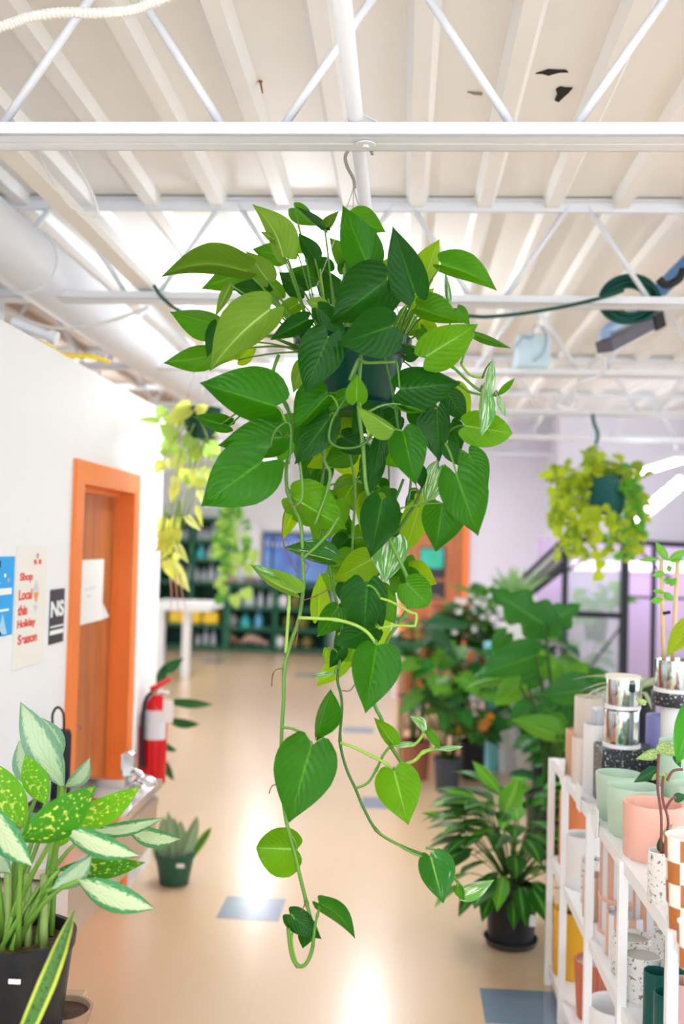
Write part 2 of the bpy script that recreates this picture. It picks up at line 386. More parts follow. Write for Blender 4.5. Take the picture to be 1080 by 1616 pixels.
# far walls
YF = 16.9
struct(B(-7, -.05, YF, YF+.15, 0, ZD).build('wall_back', white_wall))
struct(B(-7.15, -7, -3.5, 18, 0, ZD).build('wall_far_left', white_wall)); struct(B(7, 7.15, -3.5, 18, 0, ZD).build('wall_right', white_wall))
YP = 12.0
wp = struct(B(.78, 1.7, YP, YP+.12, 0, ZD).build('wall_partition', lilac_wall))
B(-.1, .78, YP, YP+.12, 2.15, ZD).build('wall_header', lilac_wall, wp); B(-.1, -.04, YP, YP+.12, 0, 2.15).build('wall_pier', lilac_wall, wp); B(-.1, -.02, YP+.12, YF, 0, ZD).build('wall_return', lilac_wall, wp)
B(1.7, 1.82, YP-.8, YP+.12, 0, ZD).build('wall_return', lilac_wall, wp)
wr2 = struct(B(1.82, 7, YP-.8, YP-.68, 0, ZD).build('wall_greenhouse', lilac_wall))
d2 = struct(B(.0, .74, YP+.03, YP+.07, .01, 2.1).build('door_2', wood_m))
for a in ((-.04, .04, 0, 2.15), (.70, .78, 0, 2.15), (.04, .70, 2.07, 2.15)): B(a[0], a[1], YP-.03, YP+.12, a[2], a[3]).build('door_frame', orange_m, d2)
g0 = P(661, 944, YP); g1 = P(704, 864, YP)
B(g0.x, g1.x, YP+.015, YP+.035, g0.z, g1.z).build('door_glass', mat('dark_door_glass', (.05, .05, .06), .1), d2)
B(g0.x+.01, g1.x-.03, YP+.005, YP+.02, g1.z-.25, g1.z-.02).build('lit_pane', ramp_mat('teal_screen', 'Object', 'noise', [(.35, (.02, .5, .55)), (.55, (.02, .45, .2)), (.8, (.3, .1, .6))], .3, scale=5), d2)
B(g0.x-.02, g1.x+.02, YP+.0, YP+.03, (g0.z+g1.z)/2-.1, (g0.z+g1.z)/2-.07).build('door_rail', wood_m, d2)
# ------------------------------------------------------------------ roof joists
HB = CAMH+1.083; YJ = [2.65+1.795*k for k in range(9)]
chs = MB()
for sy in (-1, 1):
    y0 = sy*.006; y1 = sy*.053
    chs.box(-7, 7, min(y0, y1), max(y0, y1), 0, .005); chs.box(-7, 7, min(y1, y1-sy*.005), max(y1, y1-sy*.005), 0, .036) if False else chs.box(-7, 7, min(y1-sy*.005, y1), max(y1-sy*.005, y1), 0, .036)
ch_b = None; rodL = rodR = None
ordn = ['nearest', 'second', 'third', 'fourth', 'fifth', 'sixth', 'seventh', 'eighth', 'farthest']
lab = ['nearest white steel joist whose double chord crosses the very top', 'white roof joist carrying the coiled green hose, second from the camera',
 'white roof joist with the pale blue box on its chord, third from the camera', 'white roof joist just beyond the one with the blue box',
 'blurred white roof joist level with top of right hanging plant', 'blurred white roof joist, sixth from the camera', 'blurred white roof joist, seventh from the camera, above the back room',
 'blurred white roof joist, last but one before the back wall', 'blurred white roof joist closest to the back wall']
V = .784; HT = CAMH+1.505-HB
me_c = me_t = me_a = me_b = None
for i, yj in enumerate(YJ):
    j = thing('roof_joist', lab[i], 'joist', (0, yj, HB), 'white open web roof joists')
    if me_c is None:
        o = MB(); o.v = chs.v; o.f = chs.f; o = o.build('bottom_chord', white_metal, j, local=True); me_c = o.data
        t = MB()
        for sy in (-1, 1):
            y0 = sy*.006; y1 = sy*.053
            t.box(-7, 7, min(y0, y1), max(y0, y1), HT+.04, HT+.045); t.box(-7, 7, min(y0, y0+sy*.005), max(y0, y0+sy*.005), HT, HT+.04)
        t = t.build('top_chord', white_metal, j, local=True); me_t = t.data
        r1 = MB().tube([(0, 0, .012), (V/2-.1, 0, HT+.03)], .0125, 8).build('web_bar', white_metal, j, local=True, smooth=True); me_a = r1.data
        r2 = MB().tube([(0, 0, .012), (-V/2+.1, 0, HT+.03)], .0125, 8).build('web_bar', white_metal, j, local=True, smooth=True); me_b = r2.data
        r1.location.x = .405; r2.location.x = .285; seen = {0}
    else:
        for nm, me in (('bottom_chord', me_c), ('top_chord', me_t)):
            o = bpy.data.objects.new(nm, me); C.objects.link(o); o.parent = j
        seen = set()
    for k in range(-8, 8):
        if k in seen: continue
        for me in (me_a, me_b):
            o = bpy.data.objects.new('web_bar', me); C.objects.link(o); o.parent = j; o.location.x = .345+k*V+(.06 if me is me_a else -.06)
    if i == 0:
        q = P(577, 207, yj-.03); w = MB().lathe((q.x, yj-.0, HB-.006), [(.001, 0), (.028, 0), (.028, .004), (.001, .004)], 18); w.lathe((q.x, yj, HB-.012), [(.001, 0), (.009, 0), (.009, .006), (.001, .006)], 6); w.build('bolt_plate', white_metal, j)
        q = P(566, 170, yj); MB().tube([(q.x-.03, yj, HB+.03), (q.x-.03, yj, HB+.065), (q.x-.0, yj, HB+.085), (q.x+.05, yj, HB+.06), (q.x+.05, yj, HB+.02)], .004).build('pipe_clamp', white_metal, j)
# pipe running along the aisle over the joists
pz = HB+.06; px0 = P(568, 260, 2.9).x
pp = MB().tube([(px0, -1, pz), (px0, 16.5, pz)], .021, 14).build('ceiling_pipe', white_metal, smooth=True, org=(px0, 0, pz)); tag(pp, 'straight white pipe lying on the joists above the hanging hook', 'pipe')
q = P(55, 277, 3.3); MB()
st = MB().box(-1.235, -1.165, 1.0, 12, CAMH+1.13, CAMH+1.165).build('strut_channel', mat('warm_white_steel', (.8, .76, .7), .5), org=(-1.2, 1, CAMH+1.13)); tag(st, 'flat off-white strut running back above the left wall', 'strut')
du = thing('air_duct', 'long round white air duct running back above the left partition', 'duct', (-1.68, 2.9, CAMH+1.2))
MB().tube([(-1.68, 2.9, CAMH+1.2), (-1.68, 16.5, CAMH+1.2)], .14, 28).build('duct_pipe', white_metal, du, smooth=SH)
for k in range(6): MB().tube([(-1.68, 4.2+k*2, CAMH+1.2), (-1.68, 4.24+k*2, CAMH+1.2)], .147, 28).build('duct_collar', white_metal, du)
d3 = MB().lathe((-2.25, 4.6, CAMH+1.0), [(.05, .5), (.26, .48), (.3, .4), (.3, .05), (.27, 0), (.05, -.01)], 32).build('round_diffuser', white_metal, org=(-2.25, 4.6, CAMH+1), smooth=SH); tag(d3, 'white round ceiling diffuser drum beside the duct at far left', 'diffuser')
# flexible conduit, loose cables
pts = [(-20, 48), (15, 38), (48, 27), (100, 20), (150, 21), (205, 17), (240, 5), (290, -15)]
fl = [P(a, b, 2.35) for a, b in pts]; fs_ = smoothpts(fl, 14)
tag(MB().tube(fs_, [.0115+.0016*math.sin(i*PI) if i % 2 else .0135 for i in range(len(fs_))], 10).build('flexible_conduit', mat('cream_conduit', (.78, .76, .72), .5), org=fl[0]), 'ribbed cream flexible conduit crossing the top left corner', 'conduit')
for nm, pl, D_, r_, l_ in (('cable', [(40, 212), (62, 245), (85, 290), (108, 322), (125, 333), (150, 342)], 3.0, .004, 'left thin white cable drooping below the nearest joist'),
     ('cable', [(88, 210), (115, 250), (138, 290), (152, 322), (156, 342)], 3.0, .005, 'thin beige cable beside the white one under nearest joist'),
     ('cable', [(-10, 485), (30, 500), (70, 515), (110, 518), (170, 508), (235, 485)], 4.4, .008, 'white cable bundle sagging below the second joist over left wall'),
     ('hose', [(243, 450), (252, 465), (265, 478), (282, 490), (340, 520), (440, 530), (560, 520), (660, 506), (730, 499), (770, 500), (830, 494), (900, 482), (960, 467), (985, 458)], 4.36, .008, 'dark green hose end running level behind the big plant')):
    q = smoothpts([P(a, b, D_) for a, b in pl], 5)
    m_ = mat('dark_green_hose', (.005, .07, .05), .4) if nm == 'hose' else mat('cable_'+l_[:8], (.7, .68, .65), .5)
    tag(MB().tube(q, r_, 8).build(nm, m_, org=q[0], smooth=True), l_, nm)
q = smoothpts([hitz(a, b, WH+.012) for a, b in [(62, 541), (80, 548), (95, 558), (120, 562), (145, 563), (172, 571)]], 5)
tag(MB().tube(q, .011, 8).build('yellow_cable', mat('yellow_cable', (.85, .62, .05), .45), org=q[0], smooth=True), 'yellow cable lying over the top of the left partition', 'cable')
fpz = thing('pipe_stub', 'short capped white pipe standing above the left partition', 'pipe', P(38, 520, 3.85))
MB().tube([P(20, 508, 3.85), P(80, 531, 3.85)], .02, 12).build('pipe', white_metal, fpz, smooth=SH); MB().tube([P(78, 530, 3.85), P(90, 534, 3.85)], .027, 12).build('end_cap', white_metal, fpz, smooth=SH)
B(P(40, 0, 3.85).x, P(52, 0, 3.85).x, 3.83, 3.87, WH, P(46, 520, 3.85).z).build('bracket', white_metal, fpz)
# fluorescent fixtures
def tube_light(x, y, z, label, e=60, L=1.2):
    t = thing('tube_light', label, 'light', (x, y, z), 'hanging fluorescent fixtures')
    MB().bevbox(x-.05, x+.05, y, y+L, z, z+.05).build('housing', white_metal, t)
    for s in (-1, 1): MB().tube([(x+s*.028, y+.03, z-.02), (x+s*.028, y+L-.03, z-.02)], .015, 10).build('tube', glow, t, smooth=True)
    for yy in (y+.15, y+L-.15): MB().tube([(x, yy, z+.05), (x, yy, ZD)], .003, 5).build('hanger_wire', white_metal, t)
    l = area('lamp', (0, L/2, -.05), (0, 0, 0), .12, L, e*.22, parent=t)
    l2 = area('ceiling_fill', (0, L/2, .08), (PI, 0, 0), .12, L, e*.36, col=(.86, .93, 1), parent=t)  # upward fill added above the housing to brighten the ceiling
tube_light(-.62, 5.3, HB+.0-.09, 'glowing tube light hidden behind the left of the big pot', 90)
tube_light(-.25, 9.0, HB-.09, 'glowing tube light behind the middle of the big plant', 90)
tube_light(2.3, 8.5, CAMH+.8, 'glowing tube light right of the yellow-green hanging plant', 8, 2.4)
tube_light(.6, 13.6, HB-.09, 'small distant tube light over the back room', 60)
tube_light(-1.9, 13.2, HB-.09, 'added tube light over the floor before the green shelving', 120)  # added to brighten the dim floor and shelving at the back
tube_light(-3.4, 8.0, HB-.2, 'unseen tube light added over the back room left of the partition', 90)  # added out of view to light the space past the partition
tube_light(1.6, -1.2, HB-.05, 'unseen tube light added behind the photographer on the right side', 90)  # added out of view to light the near end of the aisle
tube_light(-.7, -1.2, HB-.05, 'unseen tube light added behind the photographer on the left side', 90)  # its unseen left twin, added for the same light
# ------------------------------------------------------------------ the hanging pothos
HX = P(566, 250, 2.78)
px_, py_ = P(545, 520, 2.78).x, 2.80
zr = P(545, 522, 2.68).z; zb = P(570, 640, 2.72).z
po = thing('hanging_pothos', 'large trailing pothos in a dark green hanging pot, in front of everything', 'plant', (px_, py_, zb))
cx = P(556, 560, 2.8).x; R0 = .165
MB().lathe((cx, py_, zb), [(.01, 0), (.105, 0), (.115, .01), (R0-.015, zr-zb-.035), (R0-.012, zr-zb-.03), (R0, zr-zb-.028), (R0+.004, zr-zb), (R0-.004, zr-zb), (R0-.012, zr-zb-.05), (.01, zr-zb-.05)], 40).build('pot', green_pot, po, smooth=SH)
MB().lathe((cx, py_, zb-.02), [(.01, 0), (.12, 0), (.135, .03), (.13, .03), (.115, .008), (.01, .008)], 36).build('drip_saucer', green_pot, po, smooth=SH)
MB().lathe((cx, py_, zr-.055), [(.01, .012), (.08, .01), (R0-.014, 0), (.01, -.01)], 24).build('soil', soil_m, po)
hk = thing('pot_hook', 'grey metal hook and wires hanging from the white pipe above the pothos', 'hook', P(560, 285, 2.8))
hkm = mat('grey_hook', (.35, .37, .33), .4, .6)
hp = [(560, 296), (558, 282), (549, 265), (545, 250), (548, 240), (554, 234), (563, 231), (574, 231), (584, 236), (588, 243)]
MB().tube(smoothpts([P(a, b, 2.82+.03*math.sin(i*.4)) for i, (a, b) in enumerate(hp)], 5), .005, 10).build('hook', hkm, hk, smooth=True)
for ex, ey, dx in ((546, 372, -.16), (558, 380, 0), (569, 372, .16)):
    q = P(559, 292, 2.82)
    MB().tube(smoothpts([q, P(ex+ (ex-558)*.1, 335, 2.82), Vector((cx+dx, py_+(.16 if dx == 0 else 0), zr))], 5), .0013, 5).build('hanger_wire', hkm, hk)
VP = []
def vine(pts, r, m, D=2.55, D2=None, name='vine', reg=True):
    D2 = D2 or D; n = len(pts)-1
    q = smoothpts([P(a, b, D+(D2-D)*i/n) for i, (a, b) in enumerate(pts)], 4)
    k = len(q)-1
    if reg: VP.extend([((pts[int(i/4)] if i % 4 == 0 else None), q[i]) for i in range(0, k+1, 2)])
    r *= .84
    rr = [r*(1.35 if (i % 16 == 8) else 1) for i in range(k+1)]
    o = MB().tube(q, rr, 8).build(name, m, po, smooth=True)
    for a, b in pts: VP2.append((a, b, None))
    return o
VP2 = []
v = vine
v([(440, 560), (430, 600), (452, 640), (460, 670), (458, 705), (452, 740), (454, 775), (465, 802), (475, 828), (478, 881), (479, 922), (475, 962), (468, 990), (458, 1018), (449, 1056), (448, 1100), (445, 1150), (444, 1200), (446, 1250), (452, 1296), (464, 1341), (475, 1388), (484, 1425), (493, 1462), (494, 1493), (484, 1520), (470, 1524), (460, 1505), (455, 1465)], .0058, vine_l, 2.62, 2.48)
v([(520, 620), (508, 702), (512, 730), (505, 790), (508, 830), (514, 857), (519, 888), (526, 927), (534, 962), (540, 995), (537, 1035), (533, 1073), (538, 1095), (540, 1120), (537, 1170), (547, 1213), (561, 1244), (574, 1275), (594, 1310), (621, 1329), (648, 1341), (675, 1351)], .0045, vine_m, 2.66, 2.55)
v([(570, 560), (566, 640), (573, 700), (577, 759), (583, 785), (596, 816), (611, 844), (627, 876), (641, 907), (650, 933), (648, 951), (635, 975), (612, 1010), (600, 1050), (590, 1090), (592, 1114), (603, 1136), (613, 1170), (637, 1207), (660, 1235)], .0058, vine_l, 2.5, 2.6)
v([(566, 567), (560, 588), (552, 612), (542, 634), (528, 655), (520, 680), (522, 698), (540, 707), (565, 705), (583, 692), (588, 668)], .0045, vine_m, 2.48)
v([(552, 600), (566, 567), (576, 572), (600, 572), (626, 571)], .005, vine_l, 2.46)
v([(603, 552), (610, 575), (620, 620), (628, 672), (635, 730)], .0045, vine_m, 2.56)
v([(427, 705), (430, 690), (438, 676), (451, 667), (459, 674), (458, 710), (455, 732)], .0042, vine_m, 2.42)
v([(540, 632), (530, 655), (521, 685), (514, 700), (512, 726), (521, 745), (518, 769), (506, 804), (497, 828)], .005, vine_l, 2.58)
v([(473, 726), (477, 764), (476, 788), (465, 799)], .0045, vine_l, 2.52)
v([(637, 756), (630, 775), (620, 800), (612, 850)], .0045, vine_m, 2.7)
v([(700, 690), (690, 730), (667, 770), (656, 794), (643, 815), (624, 841), (608, 843)], .0048, vine_m, 2.62)
v([(650, 745), (647, 775), (640, 810), (628, 850), (622, 900)], .0042, stem_m, 2.72)
v([(471, 975), (500, 976), (530, 978), (560, 986), (580, 998), (594, 1016)], .005, pale_stem, 2.42, name='petiole')
v([(451, 1030), (454, 990), (456, 960), (457, 935)], .005, pale_stem, 2.5, name='petiole')
v([(478, 881), (500, 862), (520, 840), (535, 815)], .005, vine_l, 2.55, name='petiole')
v([(537, 1172), (560, 1180), (586, 1193), (606, 1203), (622, 1217)], .0045, pale_stem, 2.5, name='petiole')
v([(561, 1244), (580, 1236), (594, 1215), (605, 1192), (616, 1178)], .004, stem_m, 2.52)
v([(613, 1170), (634, 1177), (652, 1176), (664, 1165), (672, 1150)], .0045, pale_stem, 2.54)
v([(637, 1207), (655, 1200), (668, 1187), (690, 1181)], .0055, pale_stem, 2.54)
v([(594, 1310), (610, 1322), (640, 1340), (660, 1350), (681, 1352)], .003, vine_l, 2.5)
v([(672, 1338), (690, 1342), (705, 1352), (718, 1385), (728, 1400)], .0035, vine_l, 2.52)
v([(660, 560), (690, 568), (713, 578), (735, 598), (750, 611), (769, 622), (788, 624)], .0045, stem_m, 2.58)
v([(728, 574), (738, 588), (748, 594), (762, 596)], .004, pale_stem, 2.58)
v([(700, 600), (724, 607), (740, 618), (760, 623)], .0038, stem_m, 2.6)
v([(600, 944), (619, 950), (648, 966), (657, 969), (656, 985), (651, 988), (625, 987), (598, 992)], .0038, pale_stem, 2.46)
v([(600, 900), (605, 930), (600, 960), (590, 985)], .003, pale_stem, 2.6)
v([(570, 645), (575, 655), (583, 690)], .004, pale_stem, 2.45)
v([(500, 660), (540, 690), (560, 760), (557, 850), (556, 915), (578, 925)], .0042, stem_m, 2.75)
v([(497, 1160), (510, 1164), (497, 1157)], .003, stem_m, 2.5)
v([(445, 1148), (462, 1150), (480, 1160), (492, 1175)], .0042, vine_l, 2.46, name='petiole')
v([(494, 1493), (497, 1465), (501, 1445), (506, 1428)], .004, stem_m, 2.47, name='petiole')
v([(470, 1524), (463, 1500), (461, 1475), (468, 1462)], .0035, pale_stem, 2.5)
for pl in ([(478, 802), (462, 796), (452, 802), (447, 822), (446, 850), (454, 875), (468, 902)], [(448, 1056), (438, 1056), (431, 1064), (429, 1083)], [(472, 975), (470, 1000), (466, 1020)], [(446, 1236), (430, 1240), (425, 1252)], [(478, 884), (487, 892), (482, 905)],
           [(478, 948), (505, 938), (521, 928)], [(650, 745), (640, 730), (655, 760), (662, 790)], [(577, 783), (600, 790), (612, 800)], [(484, 1420), (479, 1432), (475, 1440)], [(540, 1090), (552, 1090), (560, 1080)]):
    v(pl, .0016, brown_m, 2.5, name='aerial_root', reg=False)
LV = [
 # b, t, wA, wB, D, mat, extra
 ((388, 428), (253, 438), 17, 36, 2.45, 'O', dict(bow=-16)),
 ((447, 405), (398, 322), 14, 34, 2.5, 'Y', dict(bow=-8)), ((446, 385), (411, 365), 8, 9, 2.52, 'Y', {}),
 ((465, 328), (499, 357), 14, 18, 2.75, 'M', {}), ((513, 362), (466, 325), 4, 10, 2.6, 'D', {}), ((513, 362), (535, 333), 12, 6, 2.61, 'O', {}),
 ((497, 408), (471, 368), 12, 17, 2.7, 'D', {}), ((450, 405), (398, 393), 18, 20, 2.72, 'M', {}), ((423, 443), (388, 396), 16, 22, 2.58, 'Y', {}),
 ((395, 425), (318, 456), 24, 22, 2.75, 'M', {}), ((364, 450), (340, 500), 8, 10, 2.5, 'Y', {}), ((422, 463), (362, 452), 16, 20, 2.65, 'D', {}),
 ((427, 488), (331, 586), 30, 48, 2.42, 'Y', dict(bow=-6)), ((343, 512), (268, 492), 32, 16, 2.6, 'M', {}), ((343, 512), (327, 565), 10, 14, 2.5, 'D', {}),
 ((334, 562), (258, 573), 22, 20, 2.6, 'M', {}), ((378, 540), (352, 574), 15, 15, 2.85, 'L', {}), ((376, 568), (406, 547), 12, 14, 2.86, 'L', {}),
 ((486, 504), (426, 537), 15, 18, 2.48, 'D', {}), ((512, 484), (483, 474), 12, 13, 2.52, 'Y', {}), ((503, 487), (548, 530), 18, 18, 2.5, 'D', {}),
 ((518, 532), (481, 620), 36, 38, 2.4, 'D', dict(lobe=.18)), ((581, 418), (541, 324), 31, 34, 2.48, 'M2', {}), ((556, 345), (609, 366), 26, 16, 2.66, 'M', {}),
 ((656, 464), (620, 357), 34, 28, 2.42, 'D', {}), ((672, 436), (694, 377), 26, 14, 2.6, 'L', {}), ((697, 418), (785, 459), 32, 14, 2.5, 'M', dict(bow=6)),
 ((610, 442), (522, 510), 46, 50, 2.46, 'D', {}), ((620, 514), (534, 544), 44, 38, 2.38, 'D', {}), ((650, 480), (686, 455), 15, 15, 2.75, 'L', {}),
 ((661, 487), (731, 510), 32, 14, 2.52, 'M', {}), ((709, 474), (703, 427), 5, 5, 2.6, 'V', {}), ((722, 487), (742, 513), 11, 12, 2.66, 'M', {}),
 ((672, 563), (755, 511), 32, 36, 2.42, 'ML', {}), ((750, 528), (808, 550), 6, 9, 2.6, 'M', {}), ((682, 525), (660, 500), 14, 14, 2.8, 'L', {}),
 ((631, 614), (728, 604), 33, 38, 2.44, 'D', {}), ((435, 641), (315, 604), 34, 54, 2.42, 'M2', {}), ((446, 690), (344, 703), 30, 36, 2.46, 'M2', {}),
 ((414, 728), (317, 799), 52, 52, 2.36, 'M2', dict(lobe=.24)), ((455, 698), (440, 731), 14, 16, 2.5, 'M', {}), ((362, 672), (303, 657), 14, 16, 2.6, 'M2', {}), ((352, 668), (370, 660), 8, 8, 2.6, 'M', {}),
 ((518, 624), (464, 680), 16, 42, 2.46, 'M2', {}), ((520, 660), (465, 733), 28, 26, 2.5, 'D', {}), ((478, 573), (463, 620), 16, 14, 2.55, 'Y', {}),
 ((462, 785), (548, 836), 42, 30, 2.6, 'ML', {}), ((530, 790), (496, 862), 30, 34, 2.66, 'ML', {}), ((466, 800), (447, 852), 12, 14, 2.64, 'L', {}), ((524, 884), (447, 864), 10, 28, 2.58, 'DV', {}),
 ((503, 975), (505, 903), 14, 18, 2.7, 'L', {}), ((588, 882), (527, 915), 28, 26, 2.7, 'L', {}), ((579, 924), (576, 996), 34, 42, 2.44, 'D', dict(lobe=.24)),
 ((642, 920), (678, 956), 27, 28, 2.5, 'M', dict(p='round')), ((594, 1019), (577, 1126), 45, 34, 2.4, 'M2', dict(lobe=.06)), ((592, 990), (526, 1018), 26, 28, 2.5, 'D', {}),
 ((533, 960), (500, 1006), 22, 18, 2.56, 'M2', {}), ((622, 850), (608, 920), 26, 34, 2.55, 'V', {}), ((603, 790), (585, 881), 34, 30, 2.48, 'D', {}),
 ((662, 800), (640, 870), 20, 22, 2.7, 'L', dict(p='round')), ((721, 750), (755, 846), 42, 36, 2.36, 'M2', dict(lobe=.22)), ((740, 718), (771, 768), 24, 24, 2.46, 'M2', dict(lobe=.2)),
 ((698, 794), (688, 871), 40, 30, 2.44, 'M2', dict(lobe=.05)), ((636, 680), (657, 766), 32, 30, 2.42, 'M2', dict(lobe=.1)), ((690, 645), (694, 729), 20, 34, 2.52, 'D', {}),
 ((712, 668), (728, 714), 18, 16, 2.6, 'D', {}), ((708, 622), (735, 667), 20, 20, 2.56, 'D', {}), ((718, 610), (742, 664), 18, 14, 2.66, 'L', {}),
 ((735, 672), (809, 684), 28, 30, 2.5, 'ML', dict(p='round')), ((763, 612), (760, 688), 22, 6, 2.46, 'V', dict(p='lance')), ((777, 572), (771, 636), 8, 8, 2.44, 'V', dict(p='lance')),
 ((786, 623), (813, 597), 5, 6, 2.5, 'M', dict(p='lance')), ((786, 624), (798, 657), 5, 6, 2.5, 'V', dict(p='lance')), ((622, 679), (562, 640), 26, 6, 2.36, 'Y', dict(lobe=.02)),
 ((563, 634), (563, 590), 18, 18, 2.44, 'ML', {}), ((552, 622), (499, 649), 15, 14, 2.5, 'M', {}), ((590, 645), (556, 690), 24, 24, 2.6, 'D', {}), ((545, 655), (520, 706), 26, 24, 2.82, 'L', {}),
 ((532, 708), (474, 736), 24, 22, 2.84, 'L', {}), ((592, 714), (580, 786), 20, 22, 2.56, 'D', {}), ((602, 690), (590, 754), 16, 14, 2.5, 'D', {}), ((632, 638), (673, 650), 12, 10, 2.45, 'M', {}),
 ((692, 738), (670, 802), 20, 18, 2.54, 'V', {}), ((664, 778), (690, 806), 16, 16, 2.7, 'L', {}), ((706, 702), (726, 736), 14, 14, 2.5, 'D', {}), ((662, 738), (667, 772), 11, 11, 2.55, 'D', {}),
 ((491, 1178), (456, 1299), 50, 50, 2.4, 'M2', dict(lobe=.16)), ((469, 1340), (404, 1338), 46, 34, 2.52, 'ML', dict(p='round')), ((458, 1443), (508, 1482), 20, 20, 2.5, 'D', {}), ((484, 1470), (478, 1497), 12, 12, 2.52, 'D', {}),
 ((504, 1426), (561, 1482), 20, 12, 2.46, 'M2', dict(bow=8)), ((622, 1217), (645, 1302), 37, 36, 2.48, 'ML', dict(p='heart')), ((680, 1352), (700, 1426), 34, 24, 2.48, 'DV2', {}),
 ((728, 1408), (781, 1388), 8, 20, 2.5, 'V', {}), ((722, 1400), (733, 1422), 8, 8, 2.5, 'M', {}), ((500, 1162), (522, 1087), 10, 30, 2.48, 'M2', dict(p='lance', lobe=.1)),
 ((621, 1174), (590, 1132), 9, 17, 2.5, 'ML', {}), ((622, 1177), (656, 1172), 4, 5, 2.5, 'V', dict(p='lance')), ((672, 1156), (646, 1130), 7, 9, 2.5, 'V', dict(p='lance', bow=-5)), ((672, 1148), (695, 1182), 8, 7, 2.5, 'M', dict(p='lance')),
 ((688, 1181), (732, 1178), 3, 6, 2.5, 'V', dict(p='lance')), ((468, 936), (394, 890), 8, 24, 2.46, 'Y', dict(p='heart', lobe=.1, bow=5)), ((432, 908), (396, 892), 4, 7, 2.44, 'V', dict(p='lance')), ((545, 1045), (498, 1084), 14, 20, 2.62, 'L', {}), ((528, 1063), (491, 1067), 4, 5, 2.56, 'V', dict(p='lance')),
 ((516, 1024), (514, 1048), 6, 6, 2.6, 'L', {}), ((540, 1022), (520, 1054), 14, 12, 2.6, 'D', {}),
 # leaves deeper inside the plant
 ((470, 400), (440, 365), 18, 20, 2.85, 'ML', {}), ((500, 440), (455, 425), 18, 18, 2.9, 'M2', {}), ((545, 430), (560, 385), 16, 18, 2.88, 'M2', {}), ((600, 440), (640, 400), 18, 20, 2.9, 'ML', {}), ((580, 480), (640, 470), 22, 20, 2.85, 'D', {}), ((470, 480), (435, 500), 14, 16, 2.85, 'ML', {}), ((665, 520), (700, 545), 16, 18, 2.8, 'M', {}), ((400, 450), (372, 420), 16, 16, 2.8, 'ML', {}),
 ((520, 430), (480, 410), 20, 20, 2.9, 'D', {}), ((560, 420), (520, 375), 20, 20, 2.9, 'M', {}), ((570, 400), (578, 350), 20, 20, 2.95, 'ML', {}), ((480, 460), (440, 430), 20, 22, 2.9, 'D', {}), ((530, 470), (500, 420), 20, 22, 2.95, 'D', {}),
 ((440, 470), (405, 430), 18, 18, 2.95, 'M', {}), ((650, 470), (690, 500), 20, 18, 2.95, 'ML', {}), ((630, 500), (665, 530), 20, 22, 2.9, 'M', {}), ((540, 700), (560, 760), 30, 30, 2.98, 'L', {}), ((500, 690), (490, 750), 26, 24, 2.95, 'M', {}),
 ((560, 760), (530, 810), 28, 26, 2.85, 'ML', {}), ((610, 700), (640, 740), 24, 26, 2.9, 'M', {}), ((560, 830), (540, 890), 26, 26, 2.85, 'M', {}), ((600, 860), (640, 900), 26, 24, 2.9, 'ML', {}), ((550, 850), (520, 880), 18, 20, 2.8, 'D', {}),
 ((590, 930), (625, 985), 26, 26, 2.82, 'M', {}), ((560, 960), (530, 1000), 22, 24, 2.8, 'D', {}), ((640, 880), (620, 940), 22, 22, 2.8, 'M', {}), ((560, 1000), (580, 1040), 20, 20, 2.75, 'M2', {}), ((660, 640), (690, 690), 26, 26, 2.9, 'D', {}),
 ((610, 640), (600, 700), 26, 26, 2.8, 'D', {}), ((660, 590), (650, 640), 26, 24, 2.9, 'M', {}), ((490, 780), (500, 830), 20, 20, 2.9, 'ML', {}), ((540, 720), (500, 700), 20, 18, 2.9, 'M', {}), ((600, 770), (570, 830), 24, 22, 2.8, 'M2', {}),
 ((680, 560), (720, 570), 16, 16, 2.8, 'L', {}), ((640, 560), (668, 552), 14, 14, 2.7, 'D', {}), ((560, 880), (590, 850), 22, 20, 2.9, 'M2', {}), ((515, 905), (545, 935), 20, 20, 2.8, 'ML', {}),
]
pothO = leaf_mat('pothos_leaf_olive_underside', (.06, .14, .004), (.2, .4, .005), rough=.5, tr=.4, vein=(.2, .32, .03))
pothM2 = leaf_mat('pothos_leaf_green', (.01, .11, .001), (.13, .42, .002), rough=.28, tr=.36, vein=(.07, .26, .01))
pothML = leaf_mat('pothos_leaf_light', (.065, .24, .003), (.33, .62, .005), rough=.3, tr=.44, vein=(.3, .58, .1))
pothDV = leaf_mat('pothos_leaf_white_edge', (.01, .1, .004), (.1, .35, .01), 'varieg', (.8, .86, .78), rough=.28, tr=.3, thr=.66)
pothDV2 = leaf_mat('pothos_leaf_silver_fleck', (.012, .12, .012), (.12, .36, .02), 'varieg', (.25, .4, .25), rough=.24, tr=.3, thr=.66)
LMD = dict(D=pothD, M=pothM, L=pothL, Y=pothY, V=pothV, O=pothO, M2=pothM2, ML=pothML, DV=pothDV, DV2=pothDV2)
SPEC = dict(V='white variegated leaf', L='lime yellow leaf', Y='pale green underside of a leaf', DV='leaf with a white striped edge')
vq = [q for _, q in VP]
r5 = random.Random(11)
for k in range(34):
    y_ = r5.uniform(640, 1010); xc = 575+30*math.sin(y_/60); x_ = xc+r5.uniform(-1, 1)*(85 if y_ < 850 else 55); a_ = r5.uniform(.2, 2.9)
    L_ = r5.uniform(42, 66); LV.append(((x_, y_), (x_+L_*math.cos(a_)*.8, y_+L_*abs(math.sin(a_))+8), L_*r5.uniform(.3, .48), L_*r5.uniform(.3, .48), r5.uniform(2.68, 3.0), r5.choice(['L', 'M', 'ML', 'M2', 'D', 'D']), {}))
rnd = random.Random(4)
camp = Vector((0, 0, CAMH))
